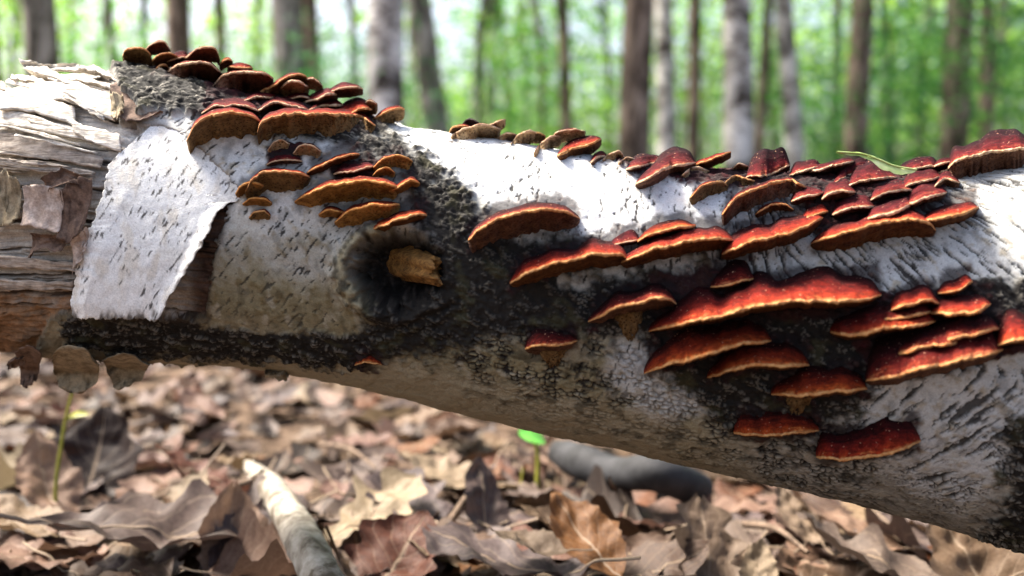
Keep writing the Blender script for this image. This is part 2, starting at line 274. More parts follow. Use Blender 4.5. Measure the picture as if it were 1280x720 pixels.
FUNGI = [
 # crowded on the dark ridge beside the stripped wood
 ([(153, 70), (158, 61), (172, 60), (186, 66), (191, 77)], 3, 14, 24, 'brn', GA, 'olive-brown lobe at the end of the ridge cluster nearest the stripped wood'),
 ([(180, 64), (190, 55), (204, 53), (213, 62)], 2, 10, 14, 'shd', GA, 'small dark round-topped fungus peeking up behind the olive-brown end lobe'),
 ([(189, 76), (200, 68), (214, 67), (224, 72)], 3, 12, 24, 'brn', GA, 'narrow brown lobe wedged beside the olive-brown end lobe'),
 ([(206, 78), (220, 74), (236, 70)], 8, 3, 14, 'mar', GA, 'small maroon fold showing its top among the ridge brackets'),
 ([(230, 74), (242, 64), (258, 60), (269, 61), (275, 73)], 2, 13, 22, 'shd', GA, 'dark arched fungus standing highest on the ridge, in front of green woodland'),
 ([(274, 80), (282, 74), (291, 76)], 4, 5, 10, 'ora', GA, 'tiny orange frilled fungus between two dark arched ones on the ridge'),
 ([(284, 84), (300, 84), (316, 85)], 7, 3, 16, 'red', GA, 'flat red-topped fungus pointing out beyond the tiny orange frill'),
 ([(190, 94), (197, 84), (206, 81), (212, 86)], 3, 12, 24, 'brn', GA, 'small brown fungus tucked against the wide dark arch over grey bark'),
 ([(206, 92), (222, 82), (245, 78), (264, 81), (278, 92)], 4, 22, 36, 'shd', GA, 'wide dark arched fungus overhanging the rough grey bark'),
 ([(264, 110), (278, 96), (300, 90), (328, 91), (342, 98)], 3, 24, 36, 'shd', GA, 'widest dark arched fungus on the ridge, pale rim curved like an eyebrow'),
 ([(314, 120), (332, 112), (346, 104), (362, 95), (380, 95), (386, 102)], 4, 14, 26, 'brn', GA, 'dark fungus with a wavy stepped pale rim beside the eyebrow-shaped one'),
 ([(349, 112), (358, 104), (372, 102), (386, 108)], 2, 13, 32, 'tan', GA, 'pale brown pored lobe held under the wavy stepped rim'),
 ([(380, 100), (392, 99), (404, 108)], 3, 8, 16, 'tan', GA, 'frayed tan edge sticking out past the wavy stepped rim'),
 ([(376, 128), (396, 125), (410, 117), (422, 118)], 9, 7, 32, 'mar', GA, 'maroon fungus with a notched lip below the frayed tan edge'),
 ([(404, 116), (424, 112), (444, 108), (454, 111)], 6, 6, 22, 'mar', GA, 'maroon leaf-shaped fungus jutting sideways above the red one'),
 ([(418, 143), (440, 140), (452, 135), (466, 137)], 14, 4, 34, 'red', GA, 'bright red upturned fungus just behind the long brown front shelf'),
 ([(452, 134), (460, 127), (472, 130)], 3, 10, 20, 'tan', GA, 'small tan lobe at the tip of the bright red upturned fungus'),
 ([(464, 150), (480, 141), (496, 135), (506, 136)], 5, 13, 26, 'brn', GA, 'outermost pointed olive-brown fungus of the ridge cluster, over white bark'),
 ([(251, 142), (270, 134), (300, 132), (326, 140)], 8, 5, 24, 'mar', GA, 'dark maroon shelf lying behind the thick olive-brown pored one'),
 ([(322, 138), (342, 129), (362, 132), (388, 138)], 9, 4, 28, 'mar', GA, 'dull maroon hump behind the long brown front shelf'),
 ([(300, 128), (322, 122), (350, 122)], 9, 4, 20, 'mar', GA, 'plum-coloured fold between the dark arches and the front shelves'),
 ([(352, 128), (374, 121), (392, 124)], 8, 4, 22, 'mar', GA, 'plum-coloured fold beside the notched lip, above the dull hump'),
 ([(384, 138), (408, 132), (430, 132)], 8, 4, 28, 'mar', GA, 'narrow maroon fold between the dull hump and the bright red fungus'),
 ([(233, 176), (243, 157), (262, 146), (290, 142), (314, 145), (328, 154)], 7, 30, 46, 'brn', GA, 'thick olive-brown pored fungus sitting on the white bark'),
 ([(321, 166), (328, 152), (350, 145), (384, 142), (420, 144), (450, 146), (470, 157)], 8, 27, 46, 'brn', GA, 'long thick brown front shelf, the largest of the ridge cluster'),
 ([(334, 188), (342, 178), (352, 175), (363, 180)], 2, 14, 12, 'tan', GA, 'small tan knob under the long brown front shelf, nearer the white bark'),
 ([(366, 192), (374, 184), (388, 182), (402, 189)], 2, 13, 16, 'tan', GA, 'small ribbed golden-brown knob under the middle of the long front shelf'),
 ([(333, 206), (350, 201), (378, 202)], 8, 3, 6, 'mar', GA, 'dark crimson frill between the small knobs and the lower cluster'),
 # above the branch stub
 ([(306, 240), (318, 222), (340, 214), (366, 215), (388, 222)], 6, 26, 28, 'brn', GB, 'broad brown arched fungus nearest the peeling white bark sheet'),
 ([(294, 242), (302, 232), (318, 228), (330, 232)], 3, 11, 24, 'gld', GB, 'small golden lobe at the outer foot of the broad brown arched fungus'),
 ([(303, 255), (314, 248), (330, 248), (340, 254)], 2, 10, 14, 'gld', GB, 'golden shelf below the broad brown arch, above a small knob'),
 ([(311, 272), (318, 264), (330, 263), (338, 270)], 2, 12, 10, 'brn', GB, 'lowest round brown knob under the golden shelf on white bark'),
 ([(383, 216), (402, 207), (428, 196), (450, 193)], 5, 6, 18, 'ora', GB, 'thin orange blade slanting upward at the top of its cluster'),
 ([(416, 218), (440, 214), (468, 208)], 16, 3, 14, 'mar', GB, 'dark maroon lump in the centre of the cluster above the branch stub'),
 ([(466, 210), (482, 198), (500, 193), (516, 202)], 4, 16, 18, 'gld', GB, 'folded tan ear-like fungus against the black bark'),
 ([(465, 220), (474, 211), (486, 210), (494, 216)], 3, 10, 14, 'gld', GB, 'small tan nub in front of the folded ear-like fungus'),
 ([(368, 252), (388, 241), (420, 231), (450, 226), (482, 230), (500, 234)], 9, 22, 30, 'gld', GB, 'longest golden shelf in the cluster above the branch stub'),
 ([(480, 240), (498, 234), (512, 226), (525, 229)], 8, 8, 20, 'gld', GB, 'orange wavy tip at the end of the longest golden shelf'),
 ([(398, 268), (412, 262), (432, 266)], 6, 8, 14, 'gld', GB, 'short orange-rimmed fungus between the longest golden shelf and white bark'),
 ([(418, 278), (438, 264), (468, 256), (500, 256)], 6, 24, 26, 'gld', GB, 'thick golden fungus just above the knot hollow'),
 ([(464, 286), (488, 279), (514, 270), (534, 269)], 12, 9, 28, 'ora', GB, 'red-topped fungus with cream lip, lowest over the branch stub'),
 # along the crest
 ([(561, 166), (566, 159), (580, 158), (592, 162)], 5, 3, 18, 'red', GC, 'small red curl at the start of the crest row'),
 ([(576, 158), (582, 151), (592, 150), (602, 156)], 4, 4, 6, 'blk', GC, 'black shrivelled curl standing on the crest'),
 ([(563, 171), (580, 162), (606, 157), (626, 161)], 3, 14, 26, 'tan', GC, 'pale pored fan-shaped fungus in front of the black shrivelled curl'),
 ([(606, 160), (618, 153), (632, 149)], 2, 7, 14, 'tan', GC, 'upturned pale tip pointing away behind the pale pored fan'),
 ([(620, 174), (632, 167), (646, 168)], 2, 9, 16, 'tan', GC, 'low tan shelf just after the pale pored fan on the crest'),
 ([(638, 180), (648, 170), (662, 164), (674, 167)], 3, 11, 18, 'tan', GC, 'tan shelf with a pale rim, second along the crest after the pored fan'),
 ([(658, 172), (668, 166), (682, 170)], 2, 7, 10, 'brn', GC, 'tiny brown fungus behind two tan crest shelves'),
 ([(667, 192), (676, 179), (690, 171), (702, 171)], 3, 12, 22, 'tan', GC, 'slanting tan tongue rising from the white bark of the crest'),
 ([(688, 173), (698, 164), (716, 162), (732, 164)], 4, 8, 14, 'tan', GC, 'highest tan fungus of the crest row, before a dark tree trunk'),
 ([(696, 194), (714, 186), (736, 181), (752, 174)], 15, 8, 32, 'red', GC, 'fungus with a smooth brick-red top and pale lip on the crest'),
 ([(738, 203), (748, 196), (760, 196)], 8, 5, 16, 'mar', GC, 'small maroon fungus just before two pale spindle-shaped ones'),
 ([(753, 200), (764, 191), (775, 189), (780, 196)], 2, 10, 22, 'tan', GC, 'upper of two pale spindle-shaped pored fungi on the crest'),
 ([(772, 204), (784, 197), (798, 200)], 2, 9, 24, 'tan', GC, 'lower of two pale spindle-shaped pored fungi on the crest'),
 ([(782, 212), (806, 206), (832, 202)], 12, 4, 16, 'mar', GC, 'dark maroon fungus filling the gap after the pale spindles'),
 ([(794, 230), (814, 220), (840, 209), (870, 203)], 16, 10, 36, 'mar', GC, 'large slanting maroon fungus with a pale lip on the crest'),
 ([(866, 206), (890, 200), (914, 190)], 9, 4, 22, 'red', GC, 'red blade jutting past the large slanting maroon fungus'),
 ([(851, 220), (866, 211), (888, 214)], 2, 10, 24, 'tan', GC, 'pale spindle-shaped fungus under the jutting red blade'),
 ([(862, 247), (878, 233), (900, 227), (910, 232)], 4, 15, 28, 'brn', GC, 'brown pored fungus bordering the white bark below the crest'),
 ([(902, 233), (918, 221), (944, 226)], 3, 12, 20, 'brn', GC, 'fluted brown fungus above the long arched one'),
 ([(902, 268), (922, 247), (958, 232), (986, 224), (1008, 234)], 9, 22, 34, 'drk', GC, 'long arched fungus with a bright wavy lip and shadowed underside'),
 ([(944, 268), (962, 257), (980, 256), (992, 262)], 5, 6, 14, 'ora', GC, 'little orange lip beneath the long arched fungus'),
 ([(912, 216), (922, 206), (936, 208)], 3, 7, 14, 'tan', GC, 'tiny curled pale fungus before the upright plum-coloured fan'),
 ([(932, 222), (958, 218), (988, 206)], 24, 3, 14, 'mar', GC, 'upright plum-coloured fan rising above the crest'),
 # around the green leaf
 ([(986, 220), (1008, 213), (1028, 208)], 12, 4, 20, 'mar', GD, 'flat maroon fungus just before the green leaf'),
 ([(1010, 216), (1038, 208), (1068, 201)], 8, 4, 22, 'mar', GD, 'maroon shelf under the pale tip of the green leaf'),
 ([(1026, 250), (1044, 239), (1070, 240)], 16, 8, 24, 'mar', GD, 'maroon fungus with a small white wavy lip below the green leaf'),
 ([(1060, 232), (1090, 224), (1124, 222)], 18, 3, 18, 'mar', GD, 'dark plum fold directly beneath the green leaf'),
 ([(1002, 276), (1014, 270), (1036, 264)], 24, 3, 16, 'red', GD, 'crumpled red lump where the long wavy shelf meets the maroon mass'),
 ([(1082, 274), (1116, 266), (1142, 254)], 20, 6, 28, 'mar', GD, 'maroon tongue with a white tip lying over the broad shelf'),
 ([(1132, 256), (1158, 248), (1184, 240)], 18, 4, 24, 'mar', GD, 'smooth maroon lobe between the green leaf and the pointed red shelf'),
 ([(1040, 230), (1062, 219), (1094, 216)], 14, 3, 14, 'mar', GD, 'wrinkled plum ridge just under the pale tip of the green leaf'),
 ([(1088, 250), (1112, 241), (1142, 238)], 16, 3, 18, 'mar', GD, 'plum fold in the middle of the maroon mass below the green leaf'),
 ([(1040, 268), (1066, 260), (1094, 258)], 14, 4, 18, 'mar', GD, 'dark red fold just above the broad red shelf'),
 ([(1126, 236), (1150, 228), (1178, 220)], 14, 3, 16, 'mar', GD, 'brownish maroon fold under the far end of the green leaf'),
 ([(988, 252), (1008, 246), (1030, 240)], 14, 4, 16, 'mar', GD, 'dark fold between the long arched fungus and the small white lip'),
 ([(1168, 234), (1182, 224), (1200, 228)], 8, 8, 20, 'mar', GD, 'small frilled fungus where the maroon mass meets the pale bark'),
 ([(1014, 304), (1032, 298), (1060, 291), (1092, 281), (1130, 275), (1158, 278), (1170, 288)], 18, 20, 40, 'red', GD, 'broad red shelf with a thick pored underside below the maroon mass'),
 ([(1152, 276), (1184, 271), (1210, 265), (1224, 259)], 18, 7, 34, 'red', GD, 'pointed red shelf reaching over slashed grey bark'),
 ([(1184, 210), (1200, 199), (1230, 193), (1262, 188), (1300, 184)], 16, 22, 40, 'mar', GD, 'big red-brown shelf cut off by the picture edge, on the crest'),
 ([(1118, 218), (1146, 210), (1176, 207)], 12, 4, 20, 'mar', GD, 'maroon shelf between the end of the green leaf and the big edge shelf'),
 ([(1162, 210), (1176, 205), (1198, 201)], 6, 4, 20, 'mar', GD, 'thin pale-edged layer under the big shelf at the picture edge, upper one'),
 ([(1168, 219), (1184, 213), (1204, 214)], 4, 5, 20, 'mar', GD, 'thin pale-edged layer under the big shelf at the picture edge, lower one'),
 ([(1214, 190), (1230, 184), (1246, 184)], 5, 3, 16, 'drk', GD, 'tiny dark fungus growing on top of the big shelf at the picture edge'),
 # on the flank
 ([(585, 300), (604, 284), (636, 270), (672, 263), (704, 264), (725, 273)], 8, 28, 38, 'drk', GE, 'lone red arched fungus with orange lip where black bark meets white'),
 ([(637, 354), (664, 341), (700, 329), (742, 319), (776, 318), (788, 328)], 14, 16, 36, 'red', GE, 'first lobe of the long wavy shelf, beginning in black bark'),
 ([(776, 328), (818, 313), (852, 303), (890, 297), (918, 301)], 14, 14, 36, 'red', GE, 'middle lobe of the long wavy red shelf'),
 ([(902, 318), (914, 313), (942, 302), (982, 293), (1012, 281), (1029, 272)], 18, 12, 36, 'red', GE, 'last lobe of the long wavy red shelf, rising to the red lump'),
 ([(796, 302), (812, 294), (838, 286), (870, 282)], 8, 5, 28, 'ora', GE, 'small orange-lipped fungus lying on the middle of the long wavy shelf'),
 ([(760, 308), (778, 303), (800, 300)], 20, 3, 10, 'mar', GE, 'dark plum lump behind the long wavy shelf on white bark'),
 ([(735, 402), (762, 389), (802, 377), (832, 373), (846, 380)], 14, 14, 36, 'drk', GE, 'dark fungus with a golden toothed stalk below it'),
 ([(656, 436), (676, 432), (702, 432), (722, 426)], 16, 14, 22, 'drk', GE, 'small lone brownish-red fungus on cracked black bark'),
 ([(888, 359), (906, 358), (926, 352), (943, 348)], 24, 4, 18, 'drk', GE, 'small dark red fungus with a golden lip above the longest red shelf'),
 ([(811, 414), (850, 405), (892, 397), (932, 387), (962, 380), (1004, 377), (1052, 376), (1082, 374), (1102, 369)], 30, 8, 46, 'red', GE, 'longest bright red shelf across the flank of the log'),
 ([(805, 467), (832, 456), (868, 449), (888, 440), (922, 432), (964, 426)], 28, 6, 40, 'ora', GE, 'orange-red shelf just under the longest red shelf'),
 ([(884, 472), (918, 462), (946, 455), (976, 457), (1012, 457)], 24, 6, 34, 'ora', GE, 'orange-red fungus tucked under the end of another orange-red shelf'),
 ([(964, 493), (1000, 494), (1042, 490), (1084, 486)], 24, 7, 32, 'ora', GE, 'orange-red fungus with a yellowish stalk, third in the descending stack'),
 ([(917, 541), (950, 544), (986, 542), (1024, 538)], 20, 7, 24, 'ora', GE, 'small half-moon orange-red fungus low on black cracked bark'),
 ([(1020, 571), (1050, 574), (1086, 571), (1122, 563), (1151, 551)], 28, 6, 34, 'red', GE, 'lowest fungus on the log, dark red and boat-shaped'),
 ([(1038, 415), (1066, 418), (1112, 411), (1150, 406), (1170, 401)], 22, 6, 34, 'red', GE, 'red shelf under the end of the longest red shelf'),
 ([(1112, 388), (1138, 381), (1160, 375), (1175, 380)], 16, 7, 30, 'red', GE, 'small red fungus with white wavy lip beside the end of the longest shelf'),
 ([(1160, 391), (1190, 392), (1220, 389), (1239, 380)], 18, 5, 34, 'red', GE, 'bright red tongue pointing across the black bark band'),
 ([(1098, 401), (1130, 397), (1166, 389)], 18, 4, 26, 'drk', GE, 'dark crimson shelf squeezed between the longest red shelf and the bright red tongue'),
 ([(1174, 426), (1212, 419), (1250, 411)], 24, 5, 34, 'drk', GE, 'dark crimson shelf under the bright red tongue'),
 ([(1116, 444), (1160, 434), (1208, 427)], 24, 5, 36, 'drk', GE, 'dark crimson shelf lying just above the big dark one with a thin pale lip'),
 ([(1172, 367), (1196, 363), (1216, 352)], 14, 4, 20, 'red', GE, 'crimson fungus touching slashed grey bark, behind the bright red tongue'),
 ([(1082, 476), (1106, 473), (1132, 466), (1180, 455), (1222, 446), (1254, 437)], 44, 12, 46, 'drk', GE, 'big dark crimson shelf with a thin pale lip over grey bark'),
 ([(1244, 432), (1262, 427), (1300, 424)], 28, 5, 40, 'red', GE, 'red shelf beside the big dark crimson one, cut by the picture edge'),
 ([(442, 457), (458, 453), (478, 456)], 4, 3, 8, 'ora', GE, 'tiny orange fungus on the underside edge below the knot hollow'),
]

# ------------------------------------------------------------------ the fallen birch log
LOG0 = np.array([0.0, 0.70, 0.0])
log = thing('birch_log', 'fallen decaying white birch log covered with red bracket fungi', 'log', tuple(LOG0))
st = np.interp(np.arange(-250, 1590, 1.55), _s, LX); nS = len(st)
th = R(1) * np.concatenate([np.linspace(-98, 108, 470), np.linspace(108, 262, 60)[1:-1]]); nT = len(th)
S, T = np.meshgrid(st, th, indexing='ij'); cy, cz, cr = log_at(S)
N0 = np.stack([np.zeros_like(S), -np.cos(T), np.sin(T)], -1)
P0 = np.stack([S, cy, cz], -1) + N0 * cr[..., None]
px, py = project(P0); U = 0.00057; a = S / U; b = -T * cr / U
yt_ = np.interp(px, _s, _yt); yb_ = np.interp(px, _s, _yb); w = (py - yt_) / (yb_ - yt_)
lo = fbm(a / 40, b / 40, 4); mi = fbm(a / 12, b / 12, 4); hi_ = fbm(a / 3.2, b / 3.2, 3)
def msk(poly, soft=10, na=14): return ss(-soft, soft, polysd(px, py, poly) + na * lo + na * 0.7 * mi)
WOODP = [(-300, 20), (132, 40), (138, 100), (140, 125), (150, 152), (205, 158), (235, 170), (300, 240), (285, 258), (272, 300), (262, 340), (258, 398), (95, 392), (60, 398), (20, 500), (-300, 520)]
wood = ss(-2, 2, polysd(px, py, WOODP) + 5 * mi + 2 * hi_)
D = {
 'ridge': msk([(132, 60), (165, 66), (330, 100), (490, 140), (485, 170), (420, 182), (330, 160), (262, 146), (225, 145), (180, 140), (150, 110)], 6, 8),
 'knot': msk([(436, 150), (480, 158), (548, 205), (596, 248), (604, 282), (650, 292), (745, 300), (765, 320), (712, 352), (728, 396), (650, 425), (560, 440), (520, 450), (462, 452), (452, 415), (462, 340), (470, 300), (530, 296), (512, 240), (480, 205), (425, 182)], 14, 17),
 'strip': msk([(70, 398), (100, 390), (210, 392), (260, 405), (330, 415), (470, 415), (480, 440), (440, 466), (330, 452), (180, 446), (80, 434)], 4, 8),
 'mid': msk([(590, 395), (700, 356), (800, 342), (900, 330), (960, 360), (1080, 385), (1120, 400), (1110, 470), (1060, 520), (1000, 545), (900, 530), (850, 480), (800, 430), (740, 415), (660, 420)], 12, 18),
 'band': msk([(1110, 385), (1190, 352), (1280, 350), (1600, 340), (1600, 420), (1280, 424), (1230, 440), (1190, 420)], 6, 12),
 'corner': msk([(1250, 535), (1300, 515), (1600, 480), (1600, 800), (1290, 720), (1215, 690), (1262, 610)], 10, 20),
}
dark = np.clip(np.maximum.reduce([D[k_] for k_ in D]), 0, 1)
crackz = msk([(560, 425), (640, 405), (760, 420), (880, 440), (1040, 500), (1100, 590), (1040, 640), (960, 600), (760, 545), (660, 520), (590, 490)], 22, 20)
greyp = msk([(770, 420), (830, 425), (885, 455), (880, 520), (820, 535), (760, 480)], 14, 14)
white1 = msk([(465, 120), (600, 120), (900, 190), (960, 235), (915, 262), (905, 300), (800, 305), (760, 312), (722, 292), (620, 262), (580, 235), (520, 195)], 8, 7)
white2 = msk([(200, 130), (330, 150), (450, 180), (452, 215), (420, 262), (330, 285), (285, 262), (240, 300), (120, 260)], 26, 10)
white3 = msk([(905, 250), (1180, 215), (1600, 150), (1600, 345), (1250, 345), (1180, 352), (1100, 372), (1000, 356), (930, 352), (890, 330)], 8, 10)
white4 = msk([(1085, 470), (1255, 440), (1300, 520), (1250, 600), (1200, 640), (1120, 600), (1060, 560)], 16, 14)
maroon = np.maximum.reduce([msk(q, 3, 7) for q in (
 [(755, 190), (830, 198), (905, 190), (990, 196), (1060, 195), (1170, 205), (1190, 225), (1150, 262), (1080, 285), (1025, 290), (1010, 262), (990, 232), (900, 235), (850, 228), (800, 218)],
 [(1090, 372), (1175, 360), (1240, 400), (1290, 400), (1290, 440), (1150, 465), (1090, 462), (1060, 430)],
 [(412, 205), (470, 200), (480, 230), (420, 232)], [(262, 112), (300, 108), (390, 116), (470, 132), (476, 152), (330, 148), (258, 140)], [(335, 190), (375, 180), (380, 205), (335, 210)])])
maroon2 = msk([(815, 345), (900, 335), (1100, 375), (1090, 400), (830, 400)], 6, 10)
belly = ss(0.60, 0.82, w + 0.10 * lo)
kk = np.interp(px, [100, 450, 650, 900, 985, 1280], [0.75, 0.55, 0.3, 0.1, -0.75, -0.95]); kk = kk + (0.75 - kk) * white4
ash = (a + kk * (b - np.interp(a, [-900, 900], [-20, 20])))
dash = fbm(ash / 5.0, b / 15 + 31, 2); dash2 = fbm(ash / 8.0 + 7, b / 34, 3); long = fbm((ash + 5 * mi) / 9.0 + 55, b / 62, 3); dens = fbm(a / 60 + 3, b / 60, 2)
thr = 0.44 - 0.08 * white1 * ss(0.1, 0.35, w) - 0.24 * ss(0.0, 0.6, dens) + 0.06 * white3 + 0.08 * white4 - 0.06 * belly
dashm = ss(thr, thr + 0.13, dash) * ss(-0.25, 0.1, dash2 + 0.35 * dens)
slash = ss(0.20, 0.36, 0.35 * dash2 + 0.85 * long + 0.12 * dash + 0.30 * dens) * np.clip(white3 + white4 * 0.9 + 0.5 * ss(900, 1000, px) + 0.25 * white1 * ss(600, 500, px), 0, 1)
f1, f2, ci = worley(a / 9 + 0.6 * mi, b / 6.5 + 0.6 * lo); crk = 1 - ss(0.09, 0.38, f2 - f1)
g1, g2, gi = worley(a / 12 + 0.7 * mi + lo, b / 8 + 0.7 * lo + 0.5 * mi); crk2 = 1 - ss(0.04, 0.26, g2 - g1)
h1, h2, hj = worley(a / 4 + 0.5 * mi, b / 3.4 + 9)
def C(*c): return np.array(c)
def mx(A, B, f): return A + (B - A) * f[..., None]
colr = np.ones(S.shape + (3,)) * C(0.42, 0.41, 0.37)
colr = mx(colr, C(0.23, 0.197, 0.115), np.clip(ss(0.42, 0.75, w + 0.12 * lo) * ss(1050, 850, px), 0, 1))
colr = mx(colr, C(0.31, 0.29, 0.245), ss(0.5, 0.9, w) * ss(850, 1050, px))
colr = mx(colr, C(0.80, 0.80, 0.78), white1); colr = mx(colr, C(0.74, 0.73, 0.69), white2)
colr = mx(colr, C(0.5, 0.5, 0.48), white3 * (1 - white1)); colr = mx(colr, C(0.5, 0.495, 0.47), white4)
colr = mx(colr, C(0.46, 0.46, 0.44), greyp)
tint = ss(0.1, 0.7, mi + 0.5 * lo); colr = mx(colr, colr * C(0.78, 0.70, 0.58), tint * (1 - 0.75 * white1))
blot = ss(0.15, 0.55, fbm(a / 18 + 40, b / 26, 4)) * (1 - white1 * 0.8); colr = mx(colr, colr * 0.55, blot * 0.7)
pale = ss(0.25, 0.5, fbm(a / 22 + 90, b / 30, 3)) * belly; colr = mx(colr, C(0.5, 0.47, 0.38), pale * 0.4)
ink = C(0.022, 0.019, 0.017)
colr = mx(colr, ink, np.clip(dashm * (1 - 0.35 * belly), 0, 1) * 0.93)
colr = mx(colr, ink, slash * 0.9)
strip_ = ss(0.80, 0.90, w + 0.03 * lo) * ss(1000, 800, px); colr = mx(colr, C(0.33, 0.28, 0.185), strip_ * 0.85)
crm = crk * np.clip(crackz * (1 - 0.6 * strip_) + 0.18 * belly * (1 - strip_) + 0.5 * D['corner'], 0, 1); crmud = ss(-0.35, 0.25, fbm(a / 30 + 12, b / 22, 3)) 
colr = mx(colr, ink, np.clip(crm * crmud * 1.2, 0, 1) * (1 - 0.55 * greyp))
colr = mx(colr, colr * 0.35, crackz * ss(0.0, 0.45, fbm(a / 26 + 60, b / 20, 3)) * (1 - greyp) * 0.9)
lump = ss(0.42, 0.95, gi * 0.7 + 0.45 * hj + 0.5 * mi + 0.15 * hi_) * (1 - crk2) * ss(0.75, 0.35, h1)
darkc = mx(np.ones(S.shape + (3,)) * C(0.013, 0.011, 0.009), C(0.22, 0.20, 0.165), ss(0.2, 0.7, lump) * np.clip(0.5 + 0.4 * D['ridge'] + 0.3 * D['corner'] - 0.25 * D['knot'], 0, 1))
darkc = mx(darkc, C(0.055, 0.05, 0.022), ss(0.2, 0.6, lo) * 0.6)
colr = mx(colr, darkc, dark)
colr = mx(colr, C(0.032, 0.005, 0.008) * np.ones_like(colr) + 0.025 * C(1, 0.12, 0.12) * ss(0, 0.6, mi)[..., None], maroon)
colr = mx(colr, C(0.03, 0.007, 0.007), maroon2 * 0.85)
stain_shade = np.zeros(S.shape)  # dark fungal tissue plus shade around each bracket, painted into the bark colour
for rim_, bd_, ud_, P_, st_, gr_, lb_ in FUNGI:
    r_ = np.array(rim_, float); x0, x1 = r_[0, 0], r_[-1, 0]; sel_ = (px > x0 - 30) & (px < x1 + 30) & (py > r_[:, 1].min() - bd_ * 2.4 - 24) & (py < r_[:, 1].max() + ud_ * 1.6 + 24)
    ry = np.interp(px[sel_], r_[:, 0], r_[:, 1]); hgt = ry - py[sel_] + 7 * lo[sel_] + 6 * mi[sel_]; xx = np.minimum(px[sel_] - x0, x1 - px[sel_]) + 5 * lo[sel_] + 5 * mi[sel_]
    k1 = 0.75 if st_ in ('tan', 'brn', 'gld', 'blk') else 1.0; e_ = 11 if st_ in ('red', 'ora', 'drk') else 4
    stain_shade[sel_] = np.maximum(stain_shade[sel_], k1 * ss(-0.7 * ud_ - 8, -0.4 * ud_ - 1, hgt) * ss(bd_ + e_ + 7, bd_ + e_ - 3, hgt) * ss(-4, 7, xx))
stain_shade *= (1 - wood); colr = mx(colr, colr * 0.13 + C(0.010, 0.002, 0.002) + 0.02 * C(1, 0.1, 0.1) * ss(0.1, 0.6, mi)[..., None], stain_shade * 0.94)
edgeb = np.exp(-(polysd(px, py, WOODP) / 5.0)**2) * (1 - wood); colr = mx(colr, C(0.06, 0.04, 0.025), edgeb * 0.7)
# bare wood
fib = fbm(a / 70, b / 2.6, 4); fib2 = fbm(a / 160 + 5, b / 9, 3); plate = fbm(a / 55 + 9, b / 30 + 0.25 * a / 55, 3)
wc = mx(np.ones(S.shape + (3,)) * C(0.80, 0.74, 0.66), C(0.30, 0.24, 0.18), ss(0.0, 0.55, fib + 0.3 * fib2))
wc = mx(wc, C(0.47, 0.42, 0.36) * (0.8 + 0.5 * fib[..., None]), ss(170, 200, py + 20 * lo) * 0.8)
wc = mx(wc, C(0.24, 0.125, 0.055) * (1 + 0.7 * mi[..., None]), ss(352, 392, py + 26 * lo + 10 * mi) * ss(150, 90, px) * 0.9)
wc = mx(wc, C(0.10, 0.055, 0.035) * (1 + 0.6 * mi[..., None]), ss(-4, 6, polysd(px, py, [(135, 95), (150, 100), (185, 118), (215, 138), (205, 150), (170, 160), (140, 150)]) + 6 * mi))
wc = mx(wc, C(0.085, 0.05, 0.035) * (1 + 0.8 * mi[..., None]), ss(215, 250, px + 6 * mi))
wc = mx(wc, C(0.03, 0.02, 0.015), ss(0.34, 0.5, fib2 + 0.35 * fib) * 0.9)
wc = mx(wc, C(0.05, 0.035, 0.025), ss(0.35, 0.6, plate) * 0.35)
wc = np.clip(wc, 0.01, 0.85); colr = mx(colr, wc, wood); colr = np.clip(colr, 0.008, 0.86)
# relief in metres
disp = 0.0012 * lo + 0.0004 * mi - 0.0005 * dashm - 0.0016 * slash - 0.0016 * crm * crmud + 0.0005 * (1 - crk) * crackz * ci
disp += dark * (1 - maroon) * (1 - 0.35 * D['ridge']) * (0.0016 * mi + 0.0024 * (gi - 0.35) * ss(0.03, 0.35, g2 - g1) - 0.0006 * crk2 + 0.0012)
disp += D['ridge'] * (0.0045 * ss(300, 230, px) + 0.002 * lo); fold = np.abs(fbm(a / 34 + 7, b / 17 + 0.4 * a / 34, 3)); disp += maroon * (0.001 + 0.006 * (0.35 - np.minimum(fold, 0.5)) + 0.0004 * mi)
disp = disp * (1 - wood) + wood * (-0.0055 + 0.0013 * fib + 0.0028 * fib2 + 0.0035 * np.round(plate * 5) / 5 - 0.004 * ss(0.34, 0.5, fib2 + 0.35 * fib))
kx, ky = px - 497, py - 338; kr = np.hypot(kx / 1.25, ky) + 7 * lo + 5 * mi; ang = np.arctan2(ky, kx)
ring = np.exp(-((kr - 54 - 5 * lo) / 11)**2); disp += 0.014 * ring * (0.6 - 0.4 * np.cos(ang)) - 0.028 * np.exp(-(kr / 40)**7)
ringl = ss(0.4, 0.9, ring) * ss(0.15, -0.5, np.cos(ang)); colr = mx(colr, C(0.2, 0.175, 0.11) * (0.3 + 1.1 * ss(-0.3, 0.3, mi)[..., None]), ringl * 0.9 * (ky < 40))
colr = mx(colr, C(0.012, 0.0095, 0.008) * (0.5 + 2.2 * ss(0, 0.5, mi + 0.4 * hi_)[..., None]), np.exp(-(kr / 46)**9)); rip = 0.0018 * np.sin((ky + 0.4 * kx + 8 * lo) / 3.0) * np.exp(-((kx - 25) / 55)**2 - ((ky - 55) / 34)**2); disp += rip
P1 = P0 + N0 * disp[..., None] - LOG0
F = grid_faces(nS, nT, True)
fw = wood.reshape(-1)[F].mean(1) > 0.5
for nm, sel, mt in (('bark', ~fw, 'bark'), ('bare_wood', fw, 'wood')):
    Fs = F[sel]; used = np.unique(Fs); re = np.zeros(nS * nT, np.int64); re[used] = np.arange(len(used))
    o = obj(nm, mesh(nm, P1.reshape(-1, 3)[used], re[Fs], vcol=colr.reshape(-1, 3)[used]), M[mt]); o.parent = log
    if nm == 'bare_wood': o['label'] = 'bare splintered grey and cream wood at the stripped end'
